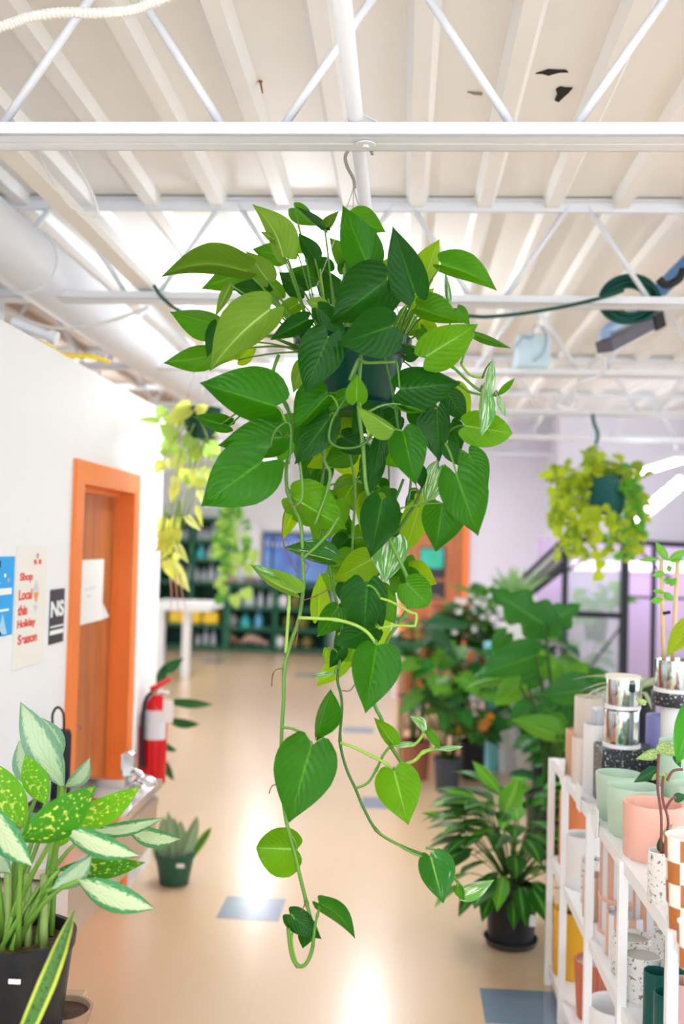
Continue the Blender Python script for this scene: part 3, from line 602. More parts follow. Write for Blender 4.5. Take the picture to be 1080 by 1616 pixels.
for b, t, wA, wB, D, mk, ex in LV:
    lf = tleaf(po, b, t, wA, wB, D, LMD[mk], dz=rnd.uniform(-.03, .02), **ex)
    B3 = P(b[0], b[1], D)
    if b[1] < 600 and b[0] < 720:       # crown leaf: stalk goes down into the pot
        tx = 556+max(-70, min(70, (b[0]-556)*.55)); end = Vector((cx+(tx-556)/F*2.8, py_+rnd.uniform(-.06, .08), zr-.04))
        mid = Vector((B3.x*.45+end.x*.55, (B3.y+end.y)/2, max(B3.z, end.z)+.01 if b[1] > 470 else (B3.z+end.z)/2+.03))
    else:
        best = min(vq, key=lambda q: (q-B3).length*(1 if q.z > B3.z-.04 else 1.6)+(.1 if (q-B3).length < .015 else 0))
        if (best-B3).length > .22: best = B3+Vector((rnd.uniform(-.03, .03), .06, .08))
        end = best; mid = (B3+end)/2+Vector((0, -.005, .02))
    pts = [B3*(1-u)**2+mid*2*u*(1-u)+end*u*u for u in (0, .2, .4, .6, .8, 1)]
    MB().tube(pts, [.0024, .0026, .0026, .0028, .003, .0034], 6).build('petiole', vine_l if mk in 'LYMLV' else stem_m, lf, smooth=True)
# upright bare stalks crowding out of the soil
for k in range(36):
    a = rnd.uniform(0, 2*PI); rr = rnd.uniform(.01, .12)
    p0 = Vector((cx+rr*math.cos(a), py_+rr*math.sin(a)*.9, zr-.045)); p1 = p0+Vector(((p0.x-cx)*.8+rnd.uniform(-.03, .03), rnd.uniform(-.05, .03), rnd.uniform(.1, .26)))
    stem(po, p0, p1, .0032, pale_stem if k % 2 else stem_m, name='petiole')
# ------------------------------------------------------------------ left wall things
def wallpt(px, py, x=WX):
    r = ray(px, py); return Vector((0, 0, CAMH))+r*(x/r.x)
def wpanel(pxs, top, bot, name, m, parent, off=.004, th=.003):
    """a flat sheet on the left wall: from pixel columns pxs, rows top/bottom measured at its near edge"""
    a = wallpt(pxs[0], top); b = wallpt(pxs[0], bot); c = wallpt(pxs[1], top)
    o = B(WX+off, WX+off+th, a.y, c.y, b.z, a.z).build(name, m, parent)
    return o, a.y, c.y, b.z, a.z
def text(s, name, m, parent, y0, y1, zc, h, x, cat=None, font_w=None):
    cu = bpy.data.curves.new(name, 'FONT'); cu.body = s; cu.align_x = 'CENTER'; cu.align_y = 'CENTER'; cu.extrude = .0006; cu.size = 1; cu.offset = .035 if m is not grey_ink else 0
    ob = bpy.data.objects.new(name, cu); C.objects.link(ob); bpy.context.view_layer.update()
    dg = bpy.context.evaluated_depsgraph_get(); me = bpy.data.meshes.new_from_object(ob.evaluated_get(dg)); bpy.data.objects.remove(ob)
    xs = [v.co.x for v in me.vertices]; ys = [v.co.y for v in me.vertices]
    w = max(xs)-min(xs); hh = max(ys)-min(ys); mx = (max(xs)+min(xs))/2; my = (max(ys)+min(ys))/2
    for v_ in me.vertices:
        u = (v_.co.x-mx)/w*(y1-y0); q = (v_.co.y-my)/hh*h
        v_.co = Vector((x+v_.co.z, (y0+y1)/2+u, zc+q))-ORG[parent.name]
    me.materials.append(m); o = bpy.data.objects.new(name, me); C.objects.link(o); o.parent = parent; return o
red_ink = mat('red_ink', (.75, .08, .07), .6); white_ink = mat('white_ink', (.9, .93, .93), .6); black_ink = mat('black_ink', (.03, .03, .035), .6); grey_ink = mat('grey_ink', (.5, .5, .52), .7)
blue_ink = mat('sky_blue_print', (.02, .38, .86), .5); cream = mat('cream_paper', (.86, .83, .76), .6); paper = mat('white_paper', (.88, .88, .88), .6)
def sheet(name, label, pxs, top, bot, m, x=WX, cat='poster'):
    a = wallpt(pxs[0], top, x); b = wallpt(pxs[0], bot, x); c = wallpt(pxs[1], top, x)
    t = thing(name, label, cat, (x+.004, (a.y+c.y)/2, b.z))
    B(x+.001, x+.004, a.y, c.y, b.z, a.z).build('sheet', m, t)
    return t, a.y, c.y, b.z, a.z
t, y0, y1, z0, z1 = sheet('poster', 'bright blue poster cut by the left edge of the picture', (-60, 22), 880, 1018, blue_ink)
h = z1-z0; w = y1-y0
B(WX+.004, WX+.0055, y0+w*.1, y1-w*.3, z0+h*.86, z0+h*.95).build('dark_banner', black_ink, t)
B(WX+.004, WX+.0055, y0+w*.1, y1-w*.05, z0+h*.52, z0+h*.6).build('white_band', white_ink, t); B(WX+.004, WX+.0055, y0+w*.1, y1-w*.35, z0+h*.42, z0+h*.49).build('white_band', white_ink, t)
for yy, zz_, r_, m_ in ((.55, .77, .07, paper), (.8, .76, .035, paper), (.88, .7, .03, mat('orange_spot', (.8, .4, .2), .6))):
    MB().tube([(WX+.004, y0+w*yy, z0+h*zz_), (WX+.006, y0+w*yy, z0+h*zz_)], r_*h*.7, 20).build('round_spot', m_, t)
B(WX+.004, WX+.0055, y0+w*.3, y1-w*.3, z0+h*.66, z0+h*.68).build('white_band', white_ink, t); B(WX+.004, WX+.0055, y0+w*.3, y1-w*.1, z0+h*.31, z0+h*.34).build('white_band', white_ink, t)
for yy, zz_, s_ in ((.62, .12, .16), (.78, .2, .1), (.45, .08, .1)):
    MB().add([(WX+.0052, y0+w*(yy-s_), z0+h*.02), (WX+.0052, y0+w*(yy+s_), z0+h*.02), (WX+.0052, y0+w*yy, z0+h*(zz_+.08)), (WX+.004, y0+w*(yy-s_), z0+h*.02), (WX+.004, y0+w*(yy+s_), z0+h*.02), (WX+.004, y0+w*yy, z0+h*(zz_+.08))], [(0, 1, 2), (5, 4, 3), (0, 2, 5, 3), (1, 4, 5, 2), (0, 3, 4, 1)]).build('pale_shape', mat('pale_blue_print', (.4, .65, .9), .6), t)
t, y0, y1, z0, z1 = sheet('poster', 'cream holiday poster with red lettering beside the blue one', (26, 73), 862, 1056, cream)
h = z1-z0; w = y1-y0
for s_, a0, a1, zc in (('Shop', .04, .5, .74), ('Local', .02, .5, .6), ('this', .0, .34, .475), ('Holiday', .0, .66, .355), ('Season', .04, .74, .235)):
    text(s_, 'lettering', red_ink, t, y0+w*(.08+a0*.9), y0+w*(.08+a1*.9), z0+h*zc, h*.085, WX+.0045)
gem = mat('silver_print', (.66, .68, .74), .5); leafp = mat('orange_print', (.85, .35, .06), .5)
yc = y0+w*.66
MB().add([(WX+.005, yc-w*.11, z0+h*.62), (WX+.005, yc+w*.11, z0+h*.62), (WX+.005, yc, z0+h*.72)], [(0, 1, 2)]).build('silver_figure', gem, t)
MB().add([(WX+.005, yc-w*.1, z0+h*.5), (WX+.005, yc+w*.1, z0+h*.5), (WX+.005, yc, z0+h*.44)], [(1, 0, 2)]).build('silver_figure', gem, t)
MB().add([(WX+.006, yc-w*.09, z0+h*.61), (WX+.006, yc+w*.09, z0+h*.61), (WX+.006, yc+w*.01, z0+h*.52)], [(0, 1, 2)]).build('orange_figure', leafp, t)
for dy in (-.07, .07): MB().tube([(WX+.005, yc+w*dy, z0+h*.85), (WX+.0055, yc+w*(dy*1.3), z0+h*.885)], h*.014, 8).build('red_berry', red_ink, t)
MB().tube([(WX+.005, yc, z0+h*.9), (WX+.0055, yc, z0+h*.94)], h*.006, 6).build('dark_twig', mat('dark_green_print', (.05, .12, .06), .6), t)
t, y0, y1, z0, z1 = sheet('wall_sign', 'small dark grey notice with bold white letters near the orange door', (79, 101), 931, 1017, mat('charcoal_print', (.06, .055, .07), .5), cat='sign')
h = z1-z0; w = y1-y0
text('NS', 'lettering', white_ink, t, y0+w*.03, y1-w*.05, z0+h*.64, h*.3, WX+.0045)
B(WX+.004, WX+.0052, y0+w*.05, y1-w*.04, z0+h*.3, z0+h*.33).build('white_line', white_ink, t); B(WX+.004, WX+.0052, y0+w*.02, y1-w*.04, z0+h*.17, z0+h*.25).build('white_line', white_ink, t)
dx = WX-.08
t, y0, y1, z0, z1 = sheet('door_notice', 'white paper notice taped to the brown door, lower corner curling', (127, 163), 884, 986, paper, x=dx, cat='notice')
h = z1-z0; w = y1-y0
fg = mat('faint_grey_ink', (.66, .67, .7), .7)
for k, (a_, b_, zc) in enumerate(((.18, .3, .535), (.33, .48, .545), (.52, .68, .555), (.3, .44, .43))): B(dx+.004, dx+.0046, y0+w*a_, y0+w*b_, z0+h*(zc-.014), z0+h*(zc+.014)).build('faded_mark', fg, t)
MB().add([(dx+.004, y1, z0), (dx+.004, y1, z0+.08), (dx+.03, y1+.03, z0+.015), (dx+.005, y1-.0, z0), (dx+.006, y1, z0+.08)], [(0, 2, 1), (3, 4, 2)]).build('curled_corner', paper, t)
# fire extinguisher on the pier
ey, er = 5.32, .062; ez0 = P(250, 1235, ey).z; ez1 = P(250, 1100, ey).z; exx = WX+.08
fe = thing('fire_extinguisher', 'red fire extinguisher with white label on the wall past the orange door', 'extinguisher', (exx, ey, ez0))
redp = mat('red_gloss_paint', (.62, .0, .005), .22); hgt = ez1-ez0
MB().lathe((exx, ey, ez0), [(.02, 0), (er*.95, 0), (er, .015), (er, hgt*.86), (er*.92, hgt*.93), (er*.6, hgt*.99), (.022, hgt*1.03), (.02, hgt*1.06)], 28).build('cylinder', redp, fe, smooth=SH)
lm = MB(); n = 12
for i in range(n+1):
    t_ = -PI*.85+PI*.75*i/n
    for z_ in (.52, .86): lm.v.append(Vector((exx+(er+.001)*math.cos(t_), ey+(er+.001)*math.sin(t_), ez0+hgt*z_)))
lm.f = [(2*i, 2*i+2, 2*i+3, 2*i+1) for i in range(n)]; lm.build('printed_label', mat('silver_white_label', (.7, .72, .8), .4), fe, smooth=True)
MB().bevbox(exx-.02, exx+.02, ey-.03, ey+.03, ez1+.01, ez1+.04).build('valve', steel, fe)
MB().tube([(exx-.02, ey-.04, ez1+.05), (exx+.0, ey, ez1+.055), (exx+.07, ey+.0, ez1+.1)], [.013, .016, .012], 8).build('squeeze_handle', redp, fe, smooth=True)
MB().tube([(exx, ey, ez1+.02), (exx+.08, ey-.02, ez1+.03)], .009, 8).build('carry_handle', chrome, fe)
MB().tube(smoothpts([(exx-.02, ey-.02, ez1+.03), (exx-.045, ey-.07, ez1-.02), (exx-.055, ey-.065, ez0+hgt*.6), (exx-.05, ey-.06, ez0+hgt*.3)], 5), .011, 8).build('hose', blackp, fe, smooth=True)
MB().tube([(exx-.05, ey-.06, ez0+hgt*.32), (exx-.05, ey-.06, ez0+hgt*.2)], [.012, .016], 8).build('nozzle', blackp, fe)
B(exx+.055, exx+.11, ey-.075, ey-.073, ez1-.12, ez1+.0).build('inspection_tag', paper, fe)
B(WX, exx-.05, ey-.04, ey+.04, ez0-.01, ez0+.3).build('wall_bracket', redp, fe)
# black tote hanging on the wall next to the door
tb = P(96, 1215, 3.75); bg = thing('hanging_case', 'black cylindrical case with loop handle on wall beside orange door', 'bag', (tb.x, 3.75, tb.z-.12))
tz = P(96, 1152, 3.75).z
MB().lathe((tb.x, 3.75, tb.z-.12), [(.01, 0), (.032, 0), (.036, .01), (.036, tz-tb.z+.1), (.03, tz-tb.z+.12), (.01, tz-tb.z+.12)], 20).build('body', blackp, bg, smooth=SH)
MB().tube(smoothpts([P(84, 1152, 3.75), P(83, 1128, 3.75), P(91, 1116, 3.75), P(100, 1126, 3.75), P(101, 1152, 3.75)], 5), .005, 8).build('loop_handle', blackp, bg, smooth=True)
MB().tube([(tb.x-.03, 3.75, tz-.02), (WX, 3.75, tz-.02)], .006, 8).build('wall_hook', black_m, bg)
# drinking fountain
FX0, FY0, FY1, FZ0, FZ1 = -.955, 2.86, 3.97, .60, .86
df = thing('drinking_fountain', 'stainless steel wall drinking fountain behind the big speckled plant', 'fountain', (WX+.2, 3.4, FZ0))
MB().bevbox(WX+.002, FX0, FY0, FY1, FZ0, FZ1-.03, .03).build('basin_body', steel, df, smooth=SH)
fr = MB(); 
for (a0, a1, b0, b1) in ((WX+.003, FX0+.01, FY0-.01, FY0+.04), (WX+.003, FX0+.01, FY1-.04, FY1+.01), (WX+.003, WX+.06, FY0+.04, FY1-.04), (FX0-.04, FX0+.01, FY0+.04, FY1-.04)): fr.box(a0, a1, b0, b1, FZ1-.03, FZ1)
fr.build('basin_rim', mat('polished_steel', (.75, .72, .72), .18, 1), df)
MB().lathe((-1.14, 3.5, FZ1-.028), [(.01, -.0), (.1, .004), (.2, .012), (.2, .014), (.1, .006), (.01, .002)], 24).build('bowl', chrome, df, smooth=True)
q = P(240, 1285, 3.9)
MB().tube(smoothpts([(-1.05, 3.86, FZ1-.03), (-1.05, 3.86, FZ1+.04), (-1.02, 3.84, FZ1+.06), (-.98, 3.82, FZ1+.04)], 4), .012, 10).build('spout', chrome, df, smooth=True)
MB().bevbox(-1.08, -1.03, 3.84, 3.9, FZ1+.03, FZ1+.13, .01).build('spout_guard', chrome, df, smooth=SH)
MB().lathe((-.99, 3.88, FZ1-.02), [(.01, 0), (.045, 0), (.05, .03), (.03, .05), (.01, .052)], 20).build('push_button', chrome, df, smooth=SH)
B(WX, WX+.1, FY1-.3, FY1-.05, .05, FZ0).build('drain_cover', black_m, df)
kb = tag(MB().bevbox(WX+.003, WX+.16, 2.95, 3.25, .0, .48, .01).build('cabinet_box', white_pl, org=(WX+.08, 3.1, 0), smooth=SH), 'white box on the floor under the drinking fountain', 'box')
kb2 = tag(MB().bevbox(WX+.003, WX+.2, 3.0, 3.9, 0, .02, .005).build('floor_mat', mat('orange_rubber', (.8, .2, .04), .6), org=(WX+.1, 3.4, 0)), 'orange strip lying along the wall below the fountain', 'mat')
# ------------------------------------------------------------------ generic pots
def pot(name, label, c, r, h, m, cat='pot', taper=.8, group=None, parent=None, soil=True, seg=28, rim=True, org=None, saucer=None):
    t = thing(name, label, cat, c, group) if parent is None else parent
    pr = [(.01, 0), (r*taper-.004, 0), (r*taper, .004), (r*.96, h-.03 if rim else h-.004)]
    if rim: pr += [(r*1.0, h-.03), (r*1.02, h)]
    else: pr += [(r, h)]
    pr += [(r*.93, h), (r*.9, h-.03), (.01, h-.03)]
    t_p = MB().lathe(c, pr, seg).build('pot', m, t, smooth=SH)
    if soil: MB().lathe((c[0], c[1], c[2]+h-.028), [(.005, .006), (r*.5, .004), (r*.88, 0), (.005, -.004)], 18).build('soil', soil_m, t_p)
    if saucer: MB().lathe(c, [(.01, -.0), (r*.95, 0), (r*1.05, .03), (r*1.0, .03), (r*.9, .004), (.01, .004)], 24).build('saucer', saucer, t, smooth=SH)
    return t
# ---- dumb cane at lower left on a plant table
TZ = .575
tbl = thing('plant_table', 'low wooden plant table below the bottom left corner', 'table', (-1.1, 2.2, 0))
woodt = mat('pale_wood', (.5, .34, .2), .5, noise=.2, nscale=8)
MB().bevbox(-1.35, -.84, 1.5, 2.74, TZ-.03, TZ, .004).build('table_top', woodt, tbl)
for sx in (-1.31, -.88):
    for sy in (1.54, 2.7): B(sx-.02, sx+.02, sy-.02, sy+.02, 0, TZ-.03).build('leg', woodt, tbl)
dc = P(30, 1480, 2.42)
dp = pot('dumb_cane', 'white-and-green speckled dumb cane in a black nursery pot, lower left', (dc.x, 2.42, TZ+.004), .135, .27, blackp, 'plant', .78, saucer=mat('clear_grey_saucer', (.12, .11, .11), .2))
B(P(72, 0, 2.29).x, P(90, 0, 2.29).x, 2.286, 2.29, P(80, 1552, 2.3).z, P(80, 1545, 2.3).z).build('price_label', paper, dp)
dbG = leaf_mat('dumb_cane_speckled', (.03, .2, .012), (.2, .5, .02), 'speckle', (.62, .68, .12), tr=.3, vein=(.1, .3, .04), thr=.57)
dbW = leaf_mat('dumb_cane_white_centre', (.04, .24, .09), (.3, .6, .2), 'center', (.62, .72, .46), tr=.3, vein=(.5, .68, .4))
dbP = leaf_mat('dumb_cane_silver', (.13, .3, .2), (.4, .6, .3), 'center', (.5, .64, .42), tr=.3, vein=(.4, .58, .4))
dbB = leaf_mat('dumb_cane_bright', (.09, .36, .012), (.4, .75, .03), 'speckle', (.7, .78, .15), tr=.42, vein=(.25, .55, .1), thr=.57)
DL = [((99, 1240), (32, 1107), 20, 22, 2.45, dbP), ((62, 1245), (30, 1168), 18, 16, 2.55, dbP), ((96, 1195), (65, 1132), 12, 18, 2.58, dbP), ((72, 1268), (40, 1190), 14, 18, 2.4, dbB),
 ((36, 1305), (-14, 1200), 18, 24, 2.35, dbB), ((34, 1326), (152, 1238), 22, 24, 2.2, dbG), ((98, 1302), (222, 1240), 15, 18, 2.3, dbB), ((140, 1312), (259, 1290), 10, 8, 2.4, dbW), ((98, 1306), (222, 1351), 16, 14, 2.2, dbW),
 ((200, 1306), (286, 1324), 12, 12, 2.45, dbW), ((95, 1372), (230, 1361), 16, 10, 2.3, dbG), ((124, 1390), (246, 1434), 20, 16, 2.2, dbW), ((84, 1402), (146, 1348), 13, 12, 2.25, dbP), ((-20, 1270), (53, 1368), 18, 20, 2.2, dbW),
 ((-16, 1330), (18, 1378), 16, 16, 2.35, dbP), ((103, 1242), (142, 1195), 9, 10, 2.5, dbP), ((75, 1300), (120, 1320), 16, 16, 2.45, dbB), ((55, 1420), (88, 1368), 12, 12, 2.4, dbG), ((40, 1300), (68, 1290), 16, 16, 2.5, dbP)]
dstem = mat('dumb_cane_stalk', (.15, .32, .04), .4, noise=.2, nscale=20)
for i, (b, t_, a_, c_, D, m_) in enumerate(DL):
    D += .08
    lf = tleaf(dp, b, t_, a_*1.35, c_*1.35, D, m_, dz=-.03 if i > 4 else .03, lobe=.02, p='lance', bow=(-8 if t_[0] > b[0] else 4), back=-.5)
    B3 = P(b[0], b[1], D); base = Vector((dc.x+random.Random(i).uniform(-.07, .07), 2.42+random.Random(i+50).uniform(-.06, .05), TZ+.25))
    stem(lf, base, B3, .0065, dstem, sag=.06, name='leaf_stalk')
for dx_ in (-.02, .03, .07): MB().tube([(dc.x+dx_, 2.4, TZ+.24), (dc.x+dx_-.01, 2.41, TZ+.42)], [.011, .009], 10).build('cane', mat('pale_cane', (.25, .36, .1), .6, noise=.3, nscale=30), dp, smooth=True)
# snake plant spear in front, its pot below the frame, and the clay saucer beside
sv = leaf_mat('snake_plant_yellow_edge', (.07, .19, .05), (.3, .5, .08), 'edge', (.5, .58, .07), tr=.15, vein=(.14, .3, .07))
sg = leaf_mat('snake_plant_grey_green', (.24, .38, .22), (.4, .6, .3), 'midstripe', (.42, .55, .34), tr=.12, vein=(.2, .35, .18))
q = P(2, 1700, 1.95)
s1 = pot('snake_plant', 'snake plant with one yellow-edged spear leaning across the black pot', (q.x-.03, 1.93, TZ+.002), .09, .12, mat('clay_pot', (.45, .2, .1), .7), 'plant')
tleaf(s1, (22, 1668), (119, 1431), 14, 16, 1.95, sv, dz=.12, lobe=0, p='strap', bow=-3)
for a_, b_ in (((-20, 1690), (-50, 1500)), ((-5, 1700), (-20, 1560))): tleaf(s1, a_, b_, 12, 12, 1.97, sv, lobe=0, p='strap')
q = hitz(98, 1622, TZ); cs = thing('clay_saucer', 'brown clay saucer of soil right of the black pot', 'saucer', (q.x, q.y, TZ))
MB().lathe((q.x, q.y, TZ), [(.01, 0), (.06, 0), (.075, .05), (.068, .05), (.055, .01), (.01, .01)], 28).build('dish', mat('brown_clay', (.34, .22, .15), .7), cs, smooth=SH)
MB().lathe((q.x, q.y, TZ+.04), [(.005, 0), (.067, -.002), (.005, -.006)], 18).build('soil', soil_m, cs)
# snake plant in green pot on the floor
g = hitz(275, 1393, 0); gp = pot('potted_snake_plant', 'grey-green snake plant in a dark green pot on the floor by the pier', (g.x, g.y, 0), .105, .165, mat('forest_green_pot', (.03, .11, .07), .45), 'plant', .74)
B(g.x+.03, g.x+.07, g.y-.095, g.y-.088, .11, .13).build('price_label', paper, gp)
for b, t_, w_, m_ in (((262, 1350), (257, 1288), 9, sg), ((268, 1355), (275, 1290), 10, sg), ((282, 1352), (285, 1295), 9, sg), ((290, 1350), (312, 1287), 8, sg), ((300, 1342), (334, 1305), 6, sv), ((256, 1352), (246, 1310), 9, sg), ((275, 1352), (265, 1280), 7, sg), ((288, 1355), (296, 1310), 9, sg)):
    tleaf(gp, (b[0], b[1]+12), t_, w_*1.25, w_*1.25, g.y+random.Random(w_).uniform(-.04, .04), m_, lobe=0, p='strap')
# dark leaved plant standing behind the pier
dk = leaf_mat('dark_glossy_leaf', (.015, .09, .035), (.08, .3, .05), rough=.22, tr=.2, vein=(.06, .2, .06))
g = hitz(232, 1290, 0)
rp = pot('rubber_plant', 'dark leaved plant reaching out from behind the white pier', (-1.6, 6.1, 0), .12, .22, blackp, 'plant')
for b, t_, a_, c_ in (((262, 1106), (338, 1112), 9, 6), ((264, 1136), (316, 1143), 8, 7), ((262, 1200), (275, 1232), 6, 6), ((250, 1060), (290, 1038), 9, 9), ((244, 1080), (262, 1050), 8, 8), ((256, 1170), (280, 1185), 5, 6)):
    tleaf(rp, b, t_, a_, c_, 6.0, dk, lobe=0, p='lance', bow=-3); stem(rp, (-1.6, 6.1, .2), P(b[0], b[1], 6.0), .006, brown_m, sag=.15)
# ------------------------------------------------------------------ back room: shelving, table, glassware
gr = mat('green_painted_wood', (.012, .12, .06), .5, noise=.15, nscale=4)
grd = mat('dark_green_backboard', (.006, .05, .03), .6)
def bx2(px, D=YF-.45): return P(px, 870, D).x
def bookcase(label, x0, x1, zs, uprights):
    y0, y1 = YF-.45, YF-.02; t = thing('green_shelving', label, 'shelving', ((x0+x1)/2, y0, 0))
    for x in uprights: B(x-.03, x+.03, y0, y1, 0, zs[-1]).build('upright', gr, t)
    for z in zs: B(x0, x1, y0, y1, z-.025, z+.025).build('shelf_board', gr, t)
    B(x0, x1, y1-.02, y1, 0, zs[-1]).build('back_panel', grd, t)
    return t
X0, X1, X2 = bx2(248), bx2(358), bx2(520)
def zz2(py): return P(400, py, YF-.45).z
zt = [.05]+[zz2(p) for p in (990, 960, 922, 886, 856, 820)]
bookcase('tall dark green shelving of glassware at the back left', X0, X1, zt, (X0, (X0+X1)/2, X1))
zl = [.05]+[zz2(p) for p in (993, 960, 924)]
bookcase('low dark green shelving running right along the back wall', X1+.06, X2, zl, (X1+.06, bx2(437), X2))
glassm = mat('clear_glass', (.8, .86, .9), .12, trans=.35); tealg = mat('teal_glass', (.05, .5, .5), .1); yel = mat('yellow_bin', (.9, .6, .03), .4)
def bottle(x, z, h, r, m, label, grp): return tag(MB().lathe((x, YF-.25, z+.026), [(.005, 0), (r, 0), (r, h*.55), (r*.4, h*.72), (r*.36, h*.97), (r*.45, h), (.005, h)], 12).build('glass_bottle', m, org=(x, YF-.25, z), smooth=SH), label, 'bottle', grp)
rn = random.Random(9); ORD = ['first', 'second', 'third', 'fourth', 'fifth', 'sixth', 'seventh', 'eighth']
for r_i, (z, n_, a_, b_) in enumerate(((zt[5], 8, X0+.15, X1-.1), (zt[3], 7, X0+.2, X1-.1), (zt[4], 4, X0+.5, X1-.1), (zt[0], 4, X0+.5, X1-.15))):
    gname = ['upper shelf of tall green shelving', 'middle shelf of tall green shelving', 'second highest shelf of tall green shelving', 'bottom shelf of tall green shelving'][r_i]
    for k in range(n_):
        bottle(a_+(b_-a_)*(k+.5)/n_, z, rn.uniform(.2, .3), rn.uniform(.04, .055), glassm, ORD[k]+' clear glass bottle from the left on the '+gname, 'bottles on the '+gname)
for k, px in enumerate((362, 376, 389, 397, 411, 427)): bottle(bx2(px), zl[2], .26, .05, glassm, ORD[k]+' clear glass bottle from the left on low green shelving', 'bottles on low green shelving')
bottle(bx2(388), zl[1], .2, .09, tealg, 'round teal glass jar on low green shelving', None); bottle(bx2(409), zl[1], .28, .07, mat('blue_glass', (.15, .45, .7), .1), 'pale blue glass jar right of the teal one', None)
bottle(bx2(313), zt[4]-.0, .22, .08, tealg, 'glowing teal jar on tall green shelving', None)
for px, w_, l_ in ((282, 26, 'left yellow bin on the tall green shelving'), (308, 24, 'middle taller yellow bin on the tall green shelving'), (335, 24, 'right yellow bin on the tall green shelving')):
    x = bx2(px); r_ = w_/2*16.4/F; hh = .2 if 'taller' not in l_ else .28
    b = MB().bevbox(x-r_, x+r_, YF-.44, YF-.15, zt[1]+.026, zt[1]+.026+hh, .02); tag(b.build('storage_bin', yel, org=(x, YF-.3, zt[1]), smooth=SH), l_, 'bin')
# driftwood, stones, dark fruit-like gourds at the lower shelves
for px, z, w_, l_, m_ in ((368, zl[0], 24, 'small heap of brown driftwood on lowest green shelf', (.3, .17, .1)), (405, zl[0], 42, 'long pale driftwood piece on lowest green shelf', (.5, .33, .25))):
    x = bx2(px); r_ = w_/2*16.4/F; mb = MB()
    mb.tube(smoothpts([(x-r_, YF-.3, z+.09), (x-r_*.4, YF-.33, z+.16), (x+r_*.3, YF-.28, z+.12), (x+r_, YF-.3, z+.07)], 4), [.05]*3+[.08]*6+[.04]*4, 8)
    tag(mb.build('driftwood', mat('driftwood_%d' % px, m_, .9, noise=.3, nscale=14), org=(x, YF-.3, z), smooth=True), l_, 'driftwood')
ov = mat('olive_ceramic', (.16, .14, .03), .5); wh = mat('white_ceramic', (.82, .82, .84), .35)
for k, (px, z, m_, nm, l_) in enumerate(((448, zl[2], wh, 'vase', 'white round vase, upper right of low green shelving'), (444, zl[0], wh, 'vase', 'white round vase on lowest green shelf near the vine'),
        (468, zl[2], ov, 'gourd', 'olive gourd beside the white vase on upper board'), (458, zl[1], ov, 'gourd', 'left olive gourd on middle board'), (480, zl[1], ov, 'gourd', 'right olive gourd on middle board'), (466, zl[0], ov, 'gourd', 'left olive gourd on lowest board'), (488, zl[0], ov, 'gourd', 'right olive gourd on lowest board'), (367, zl[1], mat('grey_ceramic', (.3, .3, .3), .5), 'vase', 'grey vase at left end of low green shelving'))):
    x = bx2(px); tag(MB().lathe((x, YF-.3, z+.026), [(.01, 0), (.07, 0), (.1, .06), (.1, .12), (.05, .19), (.04, .2), (.01, .2)], 16).build(nm, m_, org=(x, YF-.3, z), smooth=SH), l_, nm)
for k, (px, l_) in enumerate(((362, 'pinkish stone left on top of low shelving'), (395, 'grey brown stone in middle on low shelving'), (432, 'reddish stone right on top of low shelving'))):
    x = bx2(px); tag(MB().lathe((x, YF-.3, zl[3]+.026), [(.01, 0), (.1, .0), (.14, .05), (.1, .1), (.01, .12)], 10).build('stone', mat('stone_%d' % k, [(.45, .3, .28), (.25, .2, .18), (.5, .2, .18)][k], .8, noise=.3), org=(x, YF-.3, zl[3]), smooth=True), l_, 'stone')
# blue window and the white column on the back wall
wx0, wx1 = bx2(409), bx2(522); wz0, wz1 = zz2(922), zz2(838)
wi = struct(B(wx0, wx1, YF-.05, YF, wz0, wz1).build('window_1', mat('dark_window_frame', (.03, .04, .08), .4)))
bl = ramp_mat('blue_window_glass', 'Object', 'noise', [(.35, (.05, .12, .5)), (.6, (.12, .3, .75)), (.75, (.35, .5, .8))], .15, scale=1.4)
ww = wx1-wx0
for a_, b_ in ((.03, .12), (.16, .52), (.55, .97)): B(wx0+ww*a_, wx0+ww*b_, YF-.06, YF-.052, wz0+.05, wz1-.05).build('pane', bl, wi)
for k in range(14): MB().lathe((wx0+ww*(.05+.065*k), YF-.08, wz1-.22-.03*math.sin(k*.5)), [(.004, 0), (.022, .02), (.022, .04), (.004, .06)], 8).build('string_bulb', mat('bulb_white', (.95, .95, .95), .4), wi)
cl = struct(B(bx2(362), bx2(406), YF-.12, YF, zl[3]+.03, zz2(828)).build('trim_1', white_wall))
# white high table with its leg
tw = thing('white_table', 'tall white table with slim leg in front of the green shelving', 'table', (P(292, 1065, 12.8).x, 12.9, 0))
tzz = P(290, 955, 12.6).z; xa, xb = P(225, 960, 12.6).x, P(325, 960, 12.6).x; ya = hitz(293, 1068, 0).y
B(xa, xb, ya-.35, ya+.6, tzz-.09, tzz).build('table_top', white_pl, tw)
for lx in (P(293, 1060, ya).x, xa+.1): B(lx-.05, lx+.05, ya-.05, ya+.05, 0, tzz-.09).build('leg', white_pl, tw)
